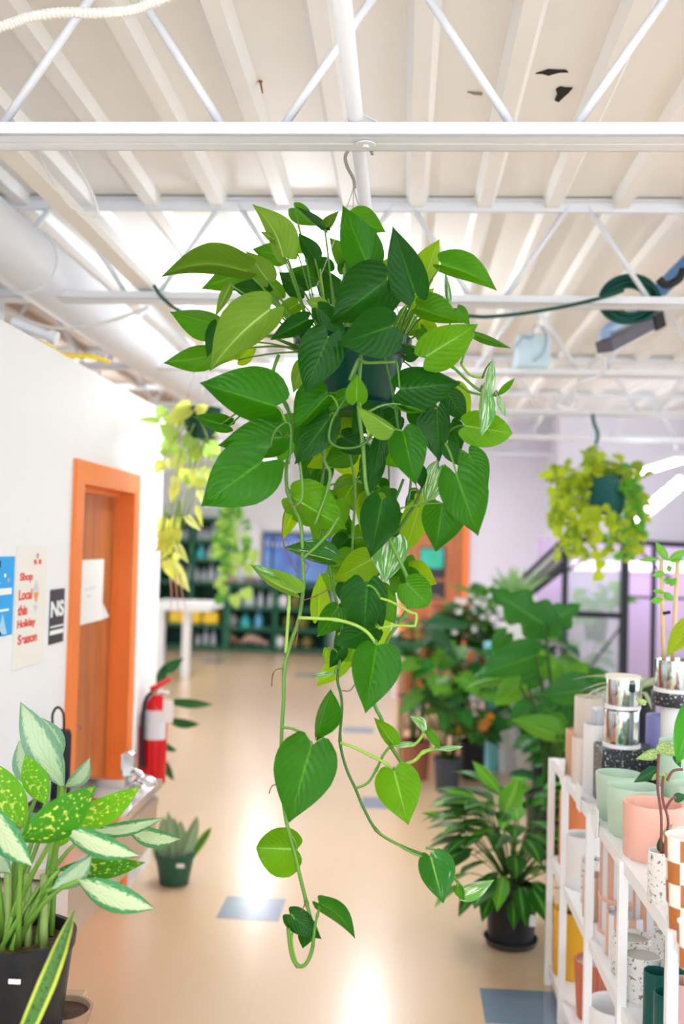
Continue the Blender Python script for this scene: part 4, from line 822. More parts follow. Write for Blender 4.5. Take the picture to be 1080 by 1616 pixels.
# ------------------------------------------------------------------ left hanging plants
ylm = leaf_mat('yellow_green_leaf', (.6, .66, .13), (.9, .9, .2), rough=.45, tr=.5, vein=(.6, .7, .2)); ylg = leaf_mat('fresh_green_leaf', (.34, .56, .12), (.65, .85, .2), rough=.4, tr=.5, vein=(.4, .6, .2))
yv = leaf_mat('cream_variegated_leaf', (.5, .6, .1), (.8, .85, .3), 'varieg', (.85, .86, .6), rough=.4, tr=.5)
hq = P(295, 690, 4.9)
hp2 = thing('hanging_philodendron', 'yellow-green trailing plant hanging past the end of the left wall', 'plant', (hq.x, 5.0, hq.z))
MB().lathe((hq.x+.05, 5.0, hq.z), [(.01, 0), (.07, 0), (.1, .14), (.105, .14), (.105, .16), (.01, .13)], 20).build('pot', green_pot, hp2, smooth=SH)
for s_ in (-1, 0, 1): MB().tube([(hq.x+.05+s_*.09, 5.0, hq.z+.15), (hq.x+.05, 5.0, HB)], .002, 5).build('hanger_wire', hkm, hp2)
L2 = [((250, 665), (217, 662), 5, 7, 'g'), ((300, 640), (262, 668), 14, 14, 'y'), ((310, 650), (330, 640), 9, 9, 'y'), ((275, 690), (250, 668), 12, 12, 'g'), ((280, 700), (250, 705), 16, 16, 'g'), ((310, 690), (285, 705), 15, 15, 'g'), ((315, 665), (345, 690), 14, 14, 'g'),
 ((305, 700), (315, 730), 9, 11, 'y'), ((320, 705), (338, 728), 8, 8, 'g'), ((285, 722), (270, 742), 13, 14, 'v'), ((292, 740), (285, 760), 12, 12, 'y'), ((305, 742), (318, 775), 10, 12, 'y'), ((278, 765), (270, 795), 8, 9, 'y'), ((315, 775), (325, 800), 7, 7, 'v'),
 ((312, 800), (320, 833), 4, 5, 'y'), ((295, 815), (318, 838), 6, 7, 'v'), ((265, 820), (248, 845), 10, 12, 'y'), ((275, 825), (262, 870), 14, 14, 'y'), ((270, 850), (244, 872), 8, 10, 'y'), ((272, 855), (254, 885), 8, 8, 'y'), ((280, 860), (298, 890), 6, 7, 'v'), ((262, 885), (275, 915), 9, 10, 'y'), ((270, 890), (300, 935), 12, 12, 'v'),
 ((290, 668), (270, 655), 10, 10, 'y'), ((330, 700), (350, 720), 12, 12, 'g'), ((335, 740), (350, 760), 8, 8, 'v')]
r6 = random.Random(3)
for k in range(24):
    x_ = 292+r6.uniform(-40, 45); y_ = 690+r6.uniform(-42, 70)-abs(x_-292)*.2; L_ = r6.uniform(16, 28); L2.append(((x_, y_), (x_+r6.uniform(-1, 1)*L_*.8, y_+L_*.8), L_*.38, L_*.38, r6.choice('gggvy')))
for k in range(9):
    x_ = 268+r6.uniform(-14, 22); y_ = 835+r6.uniform(-20, 40); L2.append(((x_, y_), (x_+r6.uniform(-12, 12), y_+20), 8, 8, 'y'))
mp_ = dict(g=ylg, y=ylm, v=yv)
for i, (b, t_, a_, c_, k) in enumerate(L2):
    D = 4.85+.2*rn.random(); tleaf(hp2, b, t_, a_, c_, D, mp_[k], lobe=.1)
    B3 = P(b[0], b[1], D); up = Vector((hq.x+.05+rn.uniform(-.08, .08), 4.95, hq.z+.15)) if b[1] < 740 else B3+Vector((.02, 0, .14)); stem(hp2, up, B3, .003, pale_stem, sag=.02)
for a_, b_ in (((300, 700), (276, 860)), ((305, 740), (290, 830)), ((285, 790), (265, 890))): 
    MB().tube(smoothpts([P(a_[0], a_[1], 4.95), P((a_[0]+b_[0])/2+8, (a_[1]+b_[1])/2, 4.95), P(b_[0], b_[1], 4.95)], 5), .004, 6).build('vine', pale_stem, hp2, smooth=True)
for x_ in (268, 276, 284): MB().tube([P(x_, 905, 4.95), P(x_+3, 935, 4.95), P(x_+6+(x_-276)*.6, 965, 4.95)], [.004, .0035, .001], 6).build('pink_root', mat('pink_root', (.6, .3, .22), .7), hp2)
hq3 = P(372, 790, 9.2)
hp3 = thing('hanging_ivy', 'thin green trailing plant hanging in front of the green shelving', 'plant', (hq3.x, 9.2, hq3.z))
MB().lathe((hq3.x, 9.2, hq3.z), [(.01, 0), (.1, 0), (.15, .18), (.01, .17)], 18).build('pot', green_pot, hp3, smooth=SH)
for s_ in (-1, 1): MB().tube([(hq3.x+s_*.13, 9.2, hq3.z+.17), (hq3.x, 9.2, HB)], .003, 5).build('hanger_wire', hkm, hp3)
grn = leaf_mat('ivy_leaf', (.08, .28, .04), (.3, .6, .08), rough=.45, tr=.45, vein=(.2, .4, .1))
lme = unit_leaf('h', 'heart', .12, .42, .3, m=grn); lml = unit_leaf('h', 'heart', .12, .42, .3, m=ylg)
def trail(parent, pts, D, size, meshes, step=1, sp=9, seed=1, vm=None):
    r_ = random.Random(seed); q = smoothpts([P(a, b, D) for a, b in pts], 6)
    MB().tube(q, .0035*D/6, 5).build('vine', vm or pale_stem, parent, smooth=True)
    for i in range(0, len(q), step):
        d = Vector((r_.uniform(-1, 1), r_.uniform(-1, .3), r_.uniform(-1.1, .2)))
        put_leaf(parent, r_.choice(meshes), q[i]+Vector((r_.uniform(-.02, .02), r_.uniform(-.02, .02), 0)), d, Vector((r_.uniform(-.4, .4), -1, .8)), size*r_.uniform(.7, 1.25))
for k, pl in enumerate(([(362, 795), (350, 835), (345, 880)], [(366, 800), (358, 850), (352, 900), (350, 945)], [(372, 800), (368, 850), (362, 900)], [(378, 800), (388, 850), (384, 880)], [(356, 805), (346, 835), (340, 870)])):
    trail(hp3, pl, 9.1+k*.05, .1, [lme, lme, lml], 1, seed=k)
for x_, y_ in ((374, 875), (392, 890), (388, 930), (370, 940), (398, 870)): put_leaf(hp3, lml, P(x_, y_, 9.1), (.3, -.5, -.8), (0, -1, .4), .14)
# ------------------------------------------------------------------ right hanging plant
hr0 = P(945, 795, 6.5)
hr_ = thing('hanging_string_plant', 'yellow-green hanging plant in a dark green pot at right', 'plant', (hr0.x, 6.5, hr0.z))
MB().lathe((hr0.x+.04, 6.5, P(945, 812, 6.5).z), [(.01, 0), (.1, 0), (.11, .01), (.15, .22), (.155, .22), (.158, .245), (.01, .22)], 24).build('pot', mat('teal_plastic_pot', (.01, .09, .09), .35), hr_, smooth=SH)
for s_ in (-1, 0, 1): MB().tube([(hr0.x+.04+s_*.14, 6.5+(.1 if s_ == 0 else 0), P(945, 752, 6.5).z), P(941, 700, 6.5)], .0025, 5).build('hanger_wire', hkm, hr_)
MB().tube(smoothpts([P(941, 700, 6.5), P(944, 685, 6.45), P(938, 668, 6.4), P(936, 655, 6.3)], 4), .012, 8).build('hook', mat('dark_green_hook', (.02, .15, .14), .5), hr_, smooth=True)
yg = leaf_mat('chartreuse_leaf', (.4, .52, .03), (.75, .85, .06), rough=.45, tr=.5, vein=(.6, .65, .15)); og = leaf_mat('olive_green_leaf', (.22, .34, .03), (.5, .65, .06), rough=.45, tr=.5, vein=(.35, .45, .1)); bgn = leaf_mat('bright_green_leaf', (.1, .42, .05), (.4, .75, .1), rough=.4, tr=.5, vein=(.3, .6, .15))
hy, ho_, hb_ = (unit_leaf('h', 'heart', .12, .42, .3, m=x_) for x_ in (yg, og, bgn))
for k in range(64):   # crown
    a_ = rn.uniform(0, 2*PI); e_ = rn.uniform(.05, 1.0)
    qx = 945+78*math.cos(a_)*e_ ; qy = 752-abs(math.sin(a_))*45*rn.random()**.6+rn.uniform(-5, 12)
    B3 = P(qx, qy, 6.5+rn.uniform(-.22, .22)); base = Vector((hr0.x+.04, 6.5, P(945, 760, 6.5).z))
    put_leaf(hr_, rn.choice([ho_, ho_, hy] if qx < 960 else [ho_, hb_, hy]), B3, Vector(((B3.x-base.x)*2, rn.uniform(-1, .3), rn.uniform(-.9, .3))), Vector((rn.uniform(-.4, .4), -.8, .9)), rn.uniform(.065, .11))
    if k % 3 == 0: stem(hr_, base, B3, .003, pale_stem, sag=.08)
SM = [unit_leaf('h', 'heart', .12, .42, .3, m=x_) for x_ in (yg, og, bgn)]
for k in range(26):
    u_ = (k+.5)/26*2-1
    if abs(u_-.08) < .14: xs = 945+(-34 if u_ < .08 else 42)
    else: xs = 945+u_*66
    L_ = (95 if abs(u_) < .75 else 60)*rn.uniform(.55, 1.15)
    pl = [(945+(xs-945)*.6, 750), (xs, 768), (xs+(xs-945)*.16+rn.uniform(-7, 7), 772+L_*.5), (xs+(xs-945)*.2+rn.uniform(-10, 10), 775+L_)]
    trail(hr_, pl, 6.5+rn.uniform(-.2, .15), .058, [SM[0], SM[0], SM[1]] if u_ < .15 else [SM[2], SM[2], SM[0]], 1, seed=k+40)
for k in range(26): q = P(940+rn.gauss(0, 14), 812+rn.gauss(0, 14), 6.32); put_leaf(hr_, SM[0], q, (rn.uniform(-1, 1), -.3, rn.uniform(-1, .2)), (0, -1, .5), .07)
for x_, y_ in ((874, 770), (868, 808), (882, 832), (880, 790), (950, 885), (950, 905), (905, 850), (935, 872), (1012, 862), (1008, 840)): put_leaf(hr_, SM[0], P(x_, y_, 6.4), (rn.uniform(-1, 1), -.3, -.6), (0, -1, .5), .085)
# ------------------------------------------------------------------ greenhouse, grow lights, hose coil
YG = 9.2
gh = thing('greenhouse', 'black framed lean-to glasshouse with panels coloured by grow light at the right back', 'greenhouse', (P(940, 1000, YG).x, YG, 0))
def barpx(a, b, D=YG, w=.045, name='frame_bar', m=black_m, D2=None): return MB().tube([P(*a, D), P(*b, D2 or D)], w/2.4, 6).build(name, m, gh)
z0_ = 0
for px, w_, tp in ((893, .05, 852), (987, .07, 860), (1033, .04, 862), (838, .05, 945)):
    q = P(px, tp, YG); B(q.x-w_/2, q.x+w_/2, YG-w_/2, YG+w_/2, 0, q.z).build('post', black_m, gh)
barpx((885, 850), (1120, 862), w=.07); barpx((893, 968), (988, 972), w=.07); barpx((990, 942), (1120, 946), w=.03); barpx((893, 895), (838, 938), w=.06); barpx((888, 852), (812, 925), w=.05); barpx((889, 872), (828, 930), w=.03); barpx((889, 888), (845, 922), w=.03); barpx((838, 938), (780, 918), w=.06)
barpx((895, 902), (938, 872), w=.03); barpx((1010, 822), (1110, 738), w=.05); barpx((1000, 862), (1010, 822), w=.04); barpx((1010, 870), (1060, 915), w=.03); barpx((980, 990), (925, 1060), w=.025)
q0 = P(895, 860, YG+.06); q1 = P(1120, 1100, YG+.06)
ghg = mat('greenhouse_glass', (.75, .85, .88), .06, alpha=.28)
for a_, b_, c_, d_ in ((896, 984, 866, 966), (896, 984, 976, 1100)):
    p0, p1 = P(a_, d_, YG), P(b_, c_, YG); B(p0.x, p1.x, YG-.005, YG+.005, p0.z, p1.z).build('pane', ghg, gh)
p0, p1 = P(990, 1120, YG+.9), P(1150, 866, YG+.9); B(P(848, 900, YG+.9).x, p1.x+1.5, YG+.9, YG+.95, 0, p1.z+.05).build('back_panel', grow_lit_wall, gh)
p = [P(888, 855, YG+.04), P(812, 928, YG+.04), P(838, 942, YG+.04), P(892, 898, YG+.04)]
pz_ = [q_+Vector((0, .02, 0)) for q_ in p]
MB().add(p+pz_, [(0, 1, 2, 3), (7, 6, 5, 4), (0, 4, 5, 1), (1, 5, 6, 2), (2, 6, 7, 3), (3, 7, 4, 0)]).build('roof_pane', mat('frosted_pane', (.82, .8, .82), .4), gh)
gl = thing('grow_light', 'glowing diagonal light strip on the greenhouse roof at right', 'light', P(1040, 790, YG-.1))
for k in range(7):
    a_ = P(1002+k*11.5, 822-k*9.6, YG-.12); b_ = P(1009+k*11.5, 816-k*9.6, YG-.12); MB().tube([a_, b_], .055, 10).build('tube', glow, gl, smooth=True)
pk = thing('grow_lamp', 'pink glowing grow lamp bar inside the greenhouse', 'light', P(980, 895, YG+.6))
MB().tube([P(905, 892, YG+.6), P(1120, 896, YG+.6)], .05, 10).build('tube', mat('pink_tube_glow', (1, .85, 1), .5, emit=.9), pk, smooth=True)
lq = P(990, 900, YG+.5); area('grow_lamp_light', (lq.x+.3, YG+.3, lq.z), (math.radians(60), 0, 0), 2.2, .2, 4, (.85, .65, 1))
area('partition_violet_light', (.9, 11.0, 1.2), (math.radians(100), 0, 0), 2.2, .4, 1.5, (.85, .8, 1))  # separate pale violet area light facing the partition
# pale blue box on third joist
q = P(840, 556, YJ[2]-.02); a_, b_ = P(813, 578, YJ[2]), P(866, 533, YJ[2])
bxx = thing('ceiling_box', 'pale blue plastic box with a looped wire resting on a roof joist', 'box', (q.x, YJ[2], a_.z))
MB().bevbox(a_.x, b_.x, YJ[2]-.1, YJ[2]+.1, HB+.038, b_.z, .01).build('box', mat('pale_blue_plastic', (.55, .72, .82), .3), bxx, smooth=SH)
MB().tube(smoothpts([P(842, 570, YJ[2]-.12), P(858, 555, YJ[2]-.12), P(862, 530, YJ[2]-.12), P(852, 514, YJ[2]-.12), P(843, 518, YJ[2]-.12), P(840, 534, YJ[2]-.12)], 5), .006, 8).build('wire', mat('blue_grey_wire', (.3, .36, .5), .5), bxx, smooth=True)
MB().tube(smoothpts([P(813, 548, YJ[2]-.12), P(826, 532, YJ[2]-.12), P(838, 535, YJ[2]-.12)], 5), .006, 8).build('wire', mat('blue_grey_wire'), bxx, smooth=True)
for pl, l_, m_ in (([(955, 562), (950, 590), (920, 602), (905, 612), (912, 632), (900, 645), (880, 640)], 'white flex dangling from the dark grow light bar', white_metal),):
    qq = smoothpts([P(a, b, 4.86+.16*i_) for i_, (a, b) in enumerate(pl)], 5); tag(MB().tube(qq, .008, 7).build('cable', m_, org=qq[0], smooth=True), l_, 'cable')
# hose coil on second joist
hc = thing('hose_coil', 'coiled dark green hose hung over a roof joist at the upper right', 'hose', P(1005, 465, YJ[1]))
hm = mat('dark_green_hose', (.004, .05, .036), .4); cc = P(1003, 464, YJ[1]+.0)
for k in range(16):
    R_ = .068+.0033*k; dy = .085+.012*(k % 3); ox = rn.uniform(-.014, .014); oz = rn.uniform(-.012, .008); tw = rn.uniform(-.25, .25)
    pl = [(cc.x+ox+R_*1.12*math.cos(t_), cc.y+dy+tw*R_*.3*math.cos(t_), cc.z+oz+R_*.93*math.sin(t_+tw*.4)) for t_ in [2*PI*i/30 for i in range(31)]]
    MB().tube(pl, .0078, 7, cap=False).build('hose_turn', hm, hc, smooth=True)
MB().tube(smoothpts([P(1040, 440, YJ[1]-.1), P(1052, 450, YJ[1]-.1), P(1072, 440, YJ[1]-.1), P(1079, 425, YJ[1]-.1)], 4), .018, 8).build('hose_gun', blackp, hc, smooth=True)
bp_ = mat('steel_blue_pipe', (.08, .22, .45), .45)
qq = [P(1042, 458, 4.9), P(1100, 400, 4.7)]; tag(MB().tube(qq, .038, 14).build('blue_pipe', bp_, org=qq[0], smooth=SH), 'steel blue pipe rising right of the coiled hose', 'pipe')
gb = thing('grow_light_bar', 'dark slim light bar hanging askew below the coiled hose', 'light', P(995, 540, 5.0))
p0, p1 = P(956, 556, 4.85), P(1032, 516, 5.15)
d_ = (p1-p0); Mx = Matrix.Translation(p0) @ d_.to_track_quat('Y', 'Z').to_matrix().to_4x4()
MB().box(-.045, .045, 0, d_.length, -.0, .055, Mx).build('housing', mat('dark_grey_metal', (.1, .1, .13), .4), gb); MB().box(-.038, .038, .02, d_.length-.03, -.008, 0, Mx).build('lens', mat('pale_lens', (.7, .68, .7), .3), gb)
MB().box(-.055, .055, d_.length-.06, d_.length+.03, -.01, .07, Mx).build('end_block', blackp, gb)
MB().tube([P(958, 536, 4.87), P(960, 550, 4.87)], .03, 10).build('clamp', blackp, gb); MB().tube([P(1026, 490, 5.12), P(1024, 512, 5.12)], .02, 8).build('clamp', blackp, gb)
MB().tube(smoothpts([P(956, 540, 4.9), P(957, 524, 4.9), P(970, 514, 4.9), P(1000, 498, 5.0), P(1030, 478, 5.1)], 4), .03, 12).build('pipe', mat('pale_blue_pipe', (.35, .5, .75), .4), gb, smooth=True)
# ------------------------------------------------------------------ white display shelving at right
XF, XB = .646, 1.2; ZS = [.09, .53, .94]
rk = thing('display_rack', 'white metal display rack of flower pots along the right side', 'rack', (XF, 3, 0))
wm = mat('white_rack_paint', (.86, .86, .88), .4)
YE = 4.29
for z in ZS:
    B(XF+.02, XB, 1.2, YE-.01, z-.014, z).build('shelf_board', wm, rk); B(XF, XF+.022, 1.2, YE, z-.035, z+.004).build('front_rail', wm, rk)
    B(XF, XB, YE-.012, YE+.01, z-.035, z).build('end_rail', wm, rk)
for y in (YE, 3.94, 3.42, 2.92, 2.4, 1.9, 1.3):
    for x in (XF+.001, XB): B(x-.013, x+.013, y-.013, y+.013, 0, ZS[2]-.0).build('post', wm, rk)
for py in ((898, 1148), (930, 1262)):
    pass
for k, y in enumerate((4.0, 3.62, 3.3)): B(XF-.006, XF-.002, y-.035, y+.035, ZS[2]-.04+0, ZS[2]+.05).build('price_card', paper, rk)
terra = mat('orange_terracotta', (.8, .25, .1), .6, noise=.06, nscale=15); mint = mat('mint_glaze', (.5, .66, .52), .45); pink = mat('peach_pink_glaze', (.84, .46, .37), .5); cer = mat('white_glaze', (.86, .85, .86), .35); beige = mat('cream_beige_glaze', (.78, .68, .62), .5)
tan = mat('tan_clay', (.7, .42, .27), .6); rterra = mat('red_terracotta', (.55, .16, .09), .6); dgreen = mat('dark_teal_glaze', (.008, .085, .075), .35); must = mat('mustard_glaze', (.8, .42, .02), .3); brownin = mat('brown_clay_inside', (.32, .12, .07), .7)
speck = ramp_mat('white_speckled_glaze', 'Object', 'noise', [(.34, (.25, .2, .18)), (.42, (.8, .78, .75)), (1, (.86, .84, .82))], .5, scale=95)
irid = ramp_mat('iridescent_mirror', 'Object', 'noise', [(.3, (.55, .45, .5)), (.42, (.6, .85, .88)), (.52, (.75, .5, .5)), (.62, (.4, .75, .72)), (.72, (.8, .82, .88))], .12, 1, scale=5, mapscale=(6, 6, .4))
lilac = mat('lavender_glaze', (.3, .3, .62), .4); spk_b = ramp_mat('black_speckled_print', 'Object', 'noise', [(.58, (.02, .02, .025)), (.66, (.45, .45, .48))], .4, scale=120)
def striped(name, cols, n):
    """vertical stripes around the pot's own axis"""
    if name in MATS: return MATS[name]
    m = bpy.data.materials.new(name); m.use_nodes = True; MATS[name] = m; nt = m.node_tree; N = nt.nodes; Lk = nt.links.new
    tc = N.new('ShaderNodeTexCoord'); sp = N.new('ShaderNodeSeparateXYZ'); Lk(tc.outputs['Object'], sp.inputs[0])
    at = N.new('ShaderNodeMath'); at.operation = 'ARCTAN2'; Lk(sp.outputs[1], at.inputs[0]); Lk(sp.outputs[0], at.inputs[1])
    mu = N.new('ShaderNodeMath'); mu.operation = 'MULTIPLY'; mu.inputs[1].default_value = n; Lk(at.outputs[0], mu.inputs[0])
    sn = N.new('ShaderNodeMath'); sn.operation = 'SINE'; Lk(mu.outputs[0], sn.inputs[0]); gt = N.new('ShaderNodeMath'); gt.operation = 'GREATER_THAN'; gt.inputs[1].default_value = 0; Lk(sn.outputs[0], gt.inputs[0])
    mx = N.new('ShaderNodeMix'); mx.data_type = 'RGBA'; mx.inputs[6].default_value = (*cols[0], 1); mx.inputs[7].default_value = (*cols[1], 1); Lk(gt.outputs[0], mx.inputs[0]); Lk(mx.outputs[2], N['Principled BSDF'].inputs['Base Color']); N['Principled BSDF'].inputs['Roughness'].default_value = .45
    return m
stripe = striped('tan_white_stripes', ((.72, .42, .3), (.78, .8, .86)), 9)
TOPS = []
def spot(label, cx, w, yt, yb, m, z, taper=1.0, D=None, inner=None, cat='pot', name='flower_pot', n=28, rib=0, ribn=0, group=None, soil=False, band=None, keep=True):
    q = hitz(cx, yb, z) if D is None else P(cx, yb, D)
    D_ = q.y if D is None else D
    if z in ZS and D is None: D_ = min(D_, YE-.1)
    q = P(cx, yb, D_); r = w/2*D_/F; zb_ = z if D is None or z in ZS else q.z
    zt_ = P(cx, yt, D_).z; h = max(.03, zt_-zb_); x = max(q.x, XF+.012+r*.9) if keep else q.x
    t = thing(name, label, cat, (x, D_, zb_), group)
    MB().lathe((0, 0, 0), [(.003, 0), (r*taper-.003, 0), (r*taper, .004), (r, h-.006), (r*.985, h), (r*.9, h), (r*.87, h-.008), (r*.8, h*.25 if not soil else h-.03), (.003, h*.25 if not soil else h-.03)], n, rib, ribn).build('body', m, t, smooth=SH if not rib else SH, local=True)
    if inner: MB().lathe((0, 0, 0), [(r*.868, h-.012), (r*.79, h*.28), (.003, h*.28+.001)], 24).build('inside', inner, t, smooth=SH, local=True)
    if soil: MB().lathe((0, 0, h-.03), [(.002, .006), (r*.85, .001), (.002, -.002)], 16).build('soil', soil_m, t, local=True)
    if band: MB().lathe((0, 0, 0), [(r*.9, 0), (r*1.06, 0), (r*1.06, .012), (r*.9, .012)], 28).build('tray', band, t, local=True)
    t['top'] = zb_+h
    return t, x, D_, zb_+h, r
# top shelf
z = ZS[2]
spot('tan clay pot at the far end of the top white shelf', 897, 24, 1150, 1222, tan, z)
spot('cream pot just nearer than the tan clay one on top shelf', 912, 24, 1163, 1236, beige, z)
_, x_, D_, zt_, r_ = spot('terracotta pot under the beige one, far end of top shelf', 928, 40, 1160, 1232, rterra, z, D=3.95)
spot('beige pot with brown inside standing on a terracotta one', 930, 46, 1102, 1163, beige, zt_, D=3.95, inner=brownin, keep=True)[0].location.z = zt_+.0005
spot('tall white pot left of the mirrored cylinders', 946, 50, 1142, 1243, cer, z, D=3.72)
bx0 = thing('speckled_box', 'black box speckled white beneath the mirrored cylinders', 'box', (P(990, 1210, 3.6).x, 3.6, z))
a_, b_ = P(946, 1200, 3.55), P(1036, 1182, 3.55); MB().bevbox(a_.x, b_.x, 3.5, 3.66, z, b_.z, .006).build('box', spk_b, bx0, smooth=SH)
_, x_, D_, zt_, r_ = spot('mirrored iridescent cylinder, lower of the two, on black box', 981, 54, 1118, 1176, irid, b_.z, D=3.57, band=cer); _.location.z = b_.z+.001
_, x_, D_, zt2, r_ = spot('mirrored iridescent cylinder, topmost, with a cream rim', 983, 52, 1068, 1116, irid, zt_, D=3.57, band=cer)
_.location.z = zt_+.002; MB().lathe((0, 0, (zt2-zt_)), [(r_*.85, -.008), (r_*1.04, -.008), (r_*1.04, .004), (r_*.85, .004)], 28).build('rim', mat('cream_rim', (.9, .84, .76), .5), _, local=True)
_, x_, D_, zt_, r_ = spot('lavender blue pot under the right mirrored pot', 1042, 44, 1128, 1200, lilac, z, D=3.66)
_, x_, D_, zt_, r_ = spot('white pot under the dark speckled dish at the right edge', 1072, 56, 1114, 1200, cer, z, D=3.42)
_, x_, D_, zt_, r_ = spot('black speckled dish carrying the right mirrored pot', 1068, 76, 1092, 1113, spk_b, zt_, D=3.42); _.location.z += .001; zt_ += .001
mp2, mx2, mD2, zt2, mr2 = spot('mirrored iridescent pot holding the staked plant', 1069, 66, 1040, 1090, irid, zt_, D=3.42, band=cer, soil=True, name='mirrored_planter'); mp2.location.z = zt_+.001
tag(MB().bevbox(P(1000, 0, 3.3).x, P(1022, 0, 3.3).x, 3.72, 3.8, z, P(1010, 1120, 3.75).z, .005).build('carton', mat('pale_carton', (.6, .62, .7), .5), org=(P(1010, 0, 3.3).x, 3.76, z)), 'narrow pale carton between the mirrored pots', 'carton')
spot('mint green pot, behind the other left mint pot', 977, 72, 1220, 1292, mint, z, taper=.9)
spot('mint green pot, nearer of the left pair beside the pink pot', 1000, 82, 1240, 1316, mint, z, taper=.92)
spot('wide peach pink pot on the top white shelf', 1031, 92, 1266, 1352, pink, z, taper=.97)
spot('upper mint pot at the right edge behind the pink one', 1074, 66, 1168, 1262, mint, z, D=3.3)
spot('mint pot at right edge, lower, nearer than the tall one', 1090, 60, 1236, 1300, mint, z, D=3.05)
sp_t, sx, sD, szt, sr = spot('small white speckled pot of thin brown stems on top shelf', 1042, 38, 1342, 1424, speck, z, name='speckled_planter', soil=True, keep=False)
choc = mat('caramel_glaze', (.42, .13, .03), .4)
crm = mat('cream_glaze', (.86, .82, .74), .45)
def checker(label, cx, w, yt, yb, D, z):
    q = P(cx, yb, D); r = w/2*D/F; h = P(cx, yt, D).z-q.z
    t = thing('checkered_pot', label, 'pot', (q.x, D, z), None)
    MB().lathe((0, 0, 0), [(.003, 0), (r*.9, 0), (r, h), (r*.93, h), (r*.86, h*.3), (.003, h*.3)], 32).build('body', crm, t, smooth=SH, local=True)
    for row in range(2):
        for k in range(4):
            mb = MB(); a0 = (k*2+row)*PI/4+.25
            for i in range(7):
                t_ = a0+PI/4*i/6
                for zz_ in (row*.5+.02, row*.5+.48): rr = (r*.9+r*.1*zz_)+.0015; mb.v.append(Vector((rr*math.cos(t_), rr*math.sin(t_), zz_*h)))
            mb.f = [(2*i, 2*i+2, 2*i+3, 2*i+1) for i in range(6)]; mb.build('caramel_check', choc, t, local=True, smooth=True)
    return q.x, D, z+h
checker('upper cream and caramel checkered cup at the right edge', 1082, 62, 1318, 1392, 2.42, P(1082, 1392, 2.42).z)
checker('lower cream and caramel checkered cup at the right edge', 1082, 58, 1392, 1470, 2.42, ZS[2])
checker('nearest checkered cup, half cut by the right edge', 1096, 50, 1400, 1470, 2.2, ZS[2]+.0)
# middle shelf
z = ZS[1]
spot('orange terracotta pot at the far end of the middle shelf', 910, 54, 1250, 1350, terra, z)
spot('white cylinder pot in front of the orange terracotta one', 915, 52, 1316, 1398, cer, z)
spot('rose-white speckled pot with brown inside, middle shelf', 932, 30, 1354, 1425, speck, z, inner=brownin)
spot('small tan striped cup with blue-grey lining, middle shelf', 938, 36, 1380, 1448, stripe, z)
_, x_, D_, zt_, r_ = spot('tan and white striped pot, lower of the stack', 978, 62, 1418, 1470, stripe, z, inner=mat('blue_grey_lining', (.5, .57, .63), .5), band=mat('peach_rim', (.8, .5, .38), .5))
t2 = spot('tan and white striped pot, upper of the stack on the middle shelf', 976, 62, 1334, 1412, stripe, z, D=D_+.0, inner=mat('blue_grey_lining'), band=mat('peach_rim'))[0]; t2.location.z = zt_+.001; t2.location.x = x_
spot('striped pot with open blue-grey mouth, before the stack', 990, 66, 1440, 1508, stripe, z, inner=mat('blue_grey_lining'))
spot('striped pot half hidden by the rack post at right', 1030, 60, 1370, 1452, stripe, z, D=3.28, inner=mat('blue_grey_lining'))
spot('white speckled bowl-like pot, farther of the two', 996, 60, 1476, 1535, speck, z, inner=mat('warm_grey_lining', (.5, .47, .43), .6))
spot('white speckled pot, nearer one with grey inside', 1012, 66, 1503, 1572, speck, z, inner=mat('warm_grey_lining'))
spot('small speckled cup by the dark green pots', 1050, 40, 1468, 1530, speck, z, D=3.05, inner=mat('warm_grey_lining'))
spot('dark green pot behind, tallest of three', 1072, 46, 1488, 1580, dgreen, z, D=2.9)
spot('dark green pot, middle one with black inside', 1036, 40, 1532, 1622, dgreen, z)
spot('dark green pot, nearest to the camera', 1055, 46, 1566, 1660, dgreen, z)
spot('dusty pink pot at the bottom right corner', 1080, 44, 1548, 1690, mat('dusty_pink_glaze', (.75, .48, .46), .5), z)
# bottom shelf
z = ZS[0]
yp = spot('mustard yellow pot with soil on the lowest shelf', 902, 62, 1434, 1512, must, z, soil=True)
spot('ribbed red terracotta pot on the lowest shelf', 938, 62, 1514, 1606, rterra, z, taper=.82, rib=.03, ribn=28, n=112, inner=mat('warm_grey_lining'))
spot('wide white pot at the bottom edge behind the rack posts', 968, 92, 1584, 1690, cer, z)
# staked plant, stems plant, spider plant on the rack
sk = thing('staked_plant', 'leafy plant tied to two bamboo stakes in the right mirrored pot', 'plant', (mx2, mD2, zt2-.03))
bam = mat('bamboo_stake', (.72, .5, .3), .6, noise=.15, nscale=30)
zb0 = P(1055, 1045, 3.42)
for a_, b_ in (((1048, 1045), (1044, 882)), ((1062, 1045), (1070, 884))): MB().tube([P(*a_, 3.42), P(*b_, 3.42)], .0075, 8).build('stake', bam, sk, smooth=True)
for a_, b_, w_ in (((1055, 885), (1035, 855), 7), ((1056, 884), (1085, 868), 7), ((1058, 886), (1078, 882), 4), ((1040, 882), (1008, 884), 4), ((1050, 905), (1030, 908), 6), ((1052, 898), (1062, 896), 5), ((1048, 915), (1062, 918), 6), ((1048, 935), (1030, 932), 4), ((1048, 935), (1063, 948), 6), ((1046, 946), (1027, 949), 6), ((1058, 925), (1068, 912), 5)):
    tleaf(sk, a_, b_, w_, w_, 3.4, bgn, lobe=.02, p='lance')
MB().tube([P(1047, 968, 3.4), P(1058, 966, 3.4)], .006, 6).build('plant_tie', black_m, sk)
ss = thing('stem_cutting_plant', 'thin brown stems with pale speckled leaves in the speckled pot', 'plant', (sx, sD, szt-.03))
bst = mat('purple_brown_stem', (.16, .05, .045), .5)
sbase = Vector((sx, sD, szt-.03))
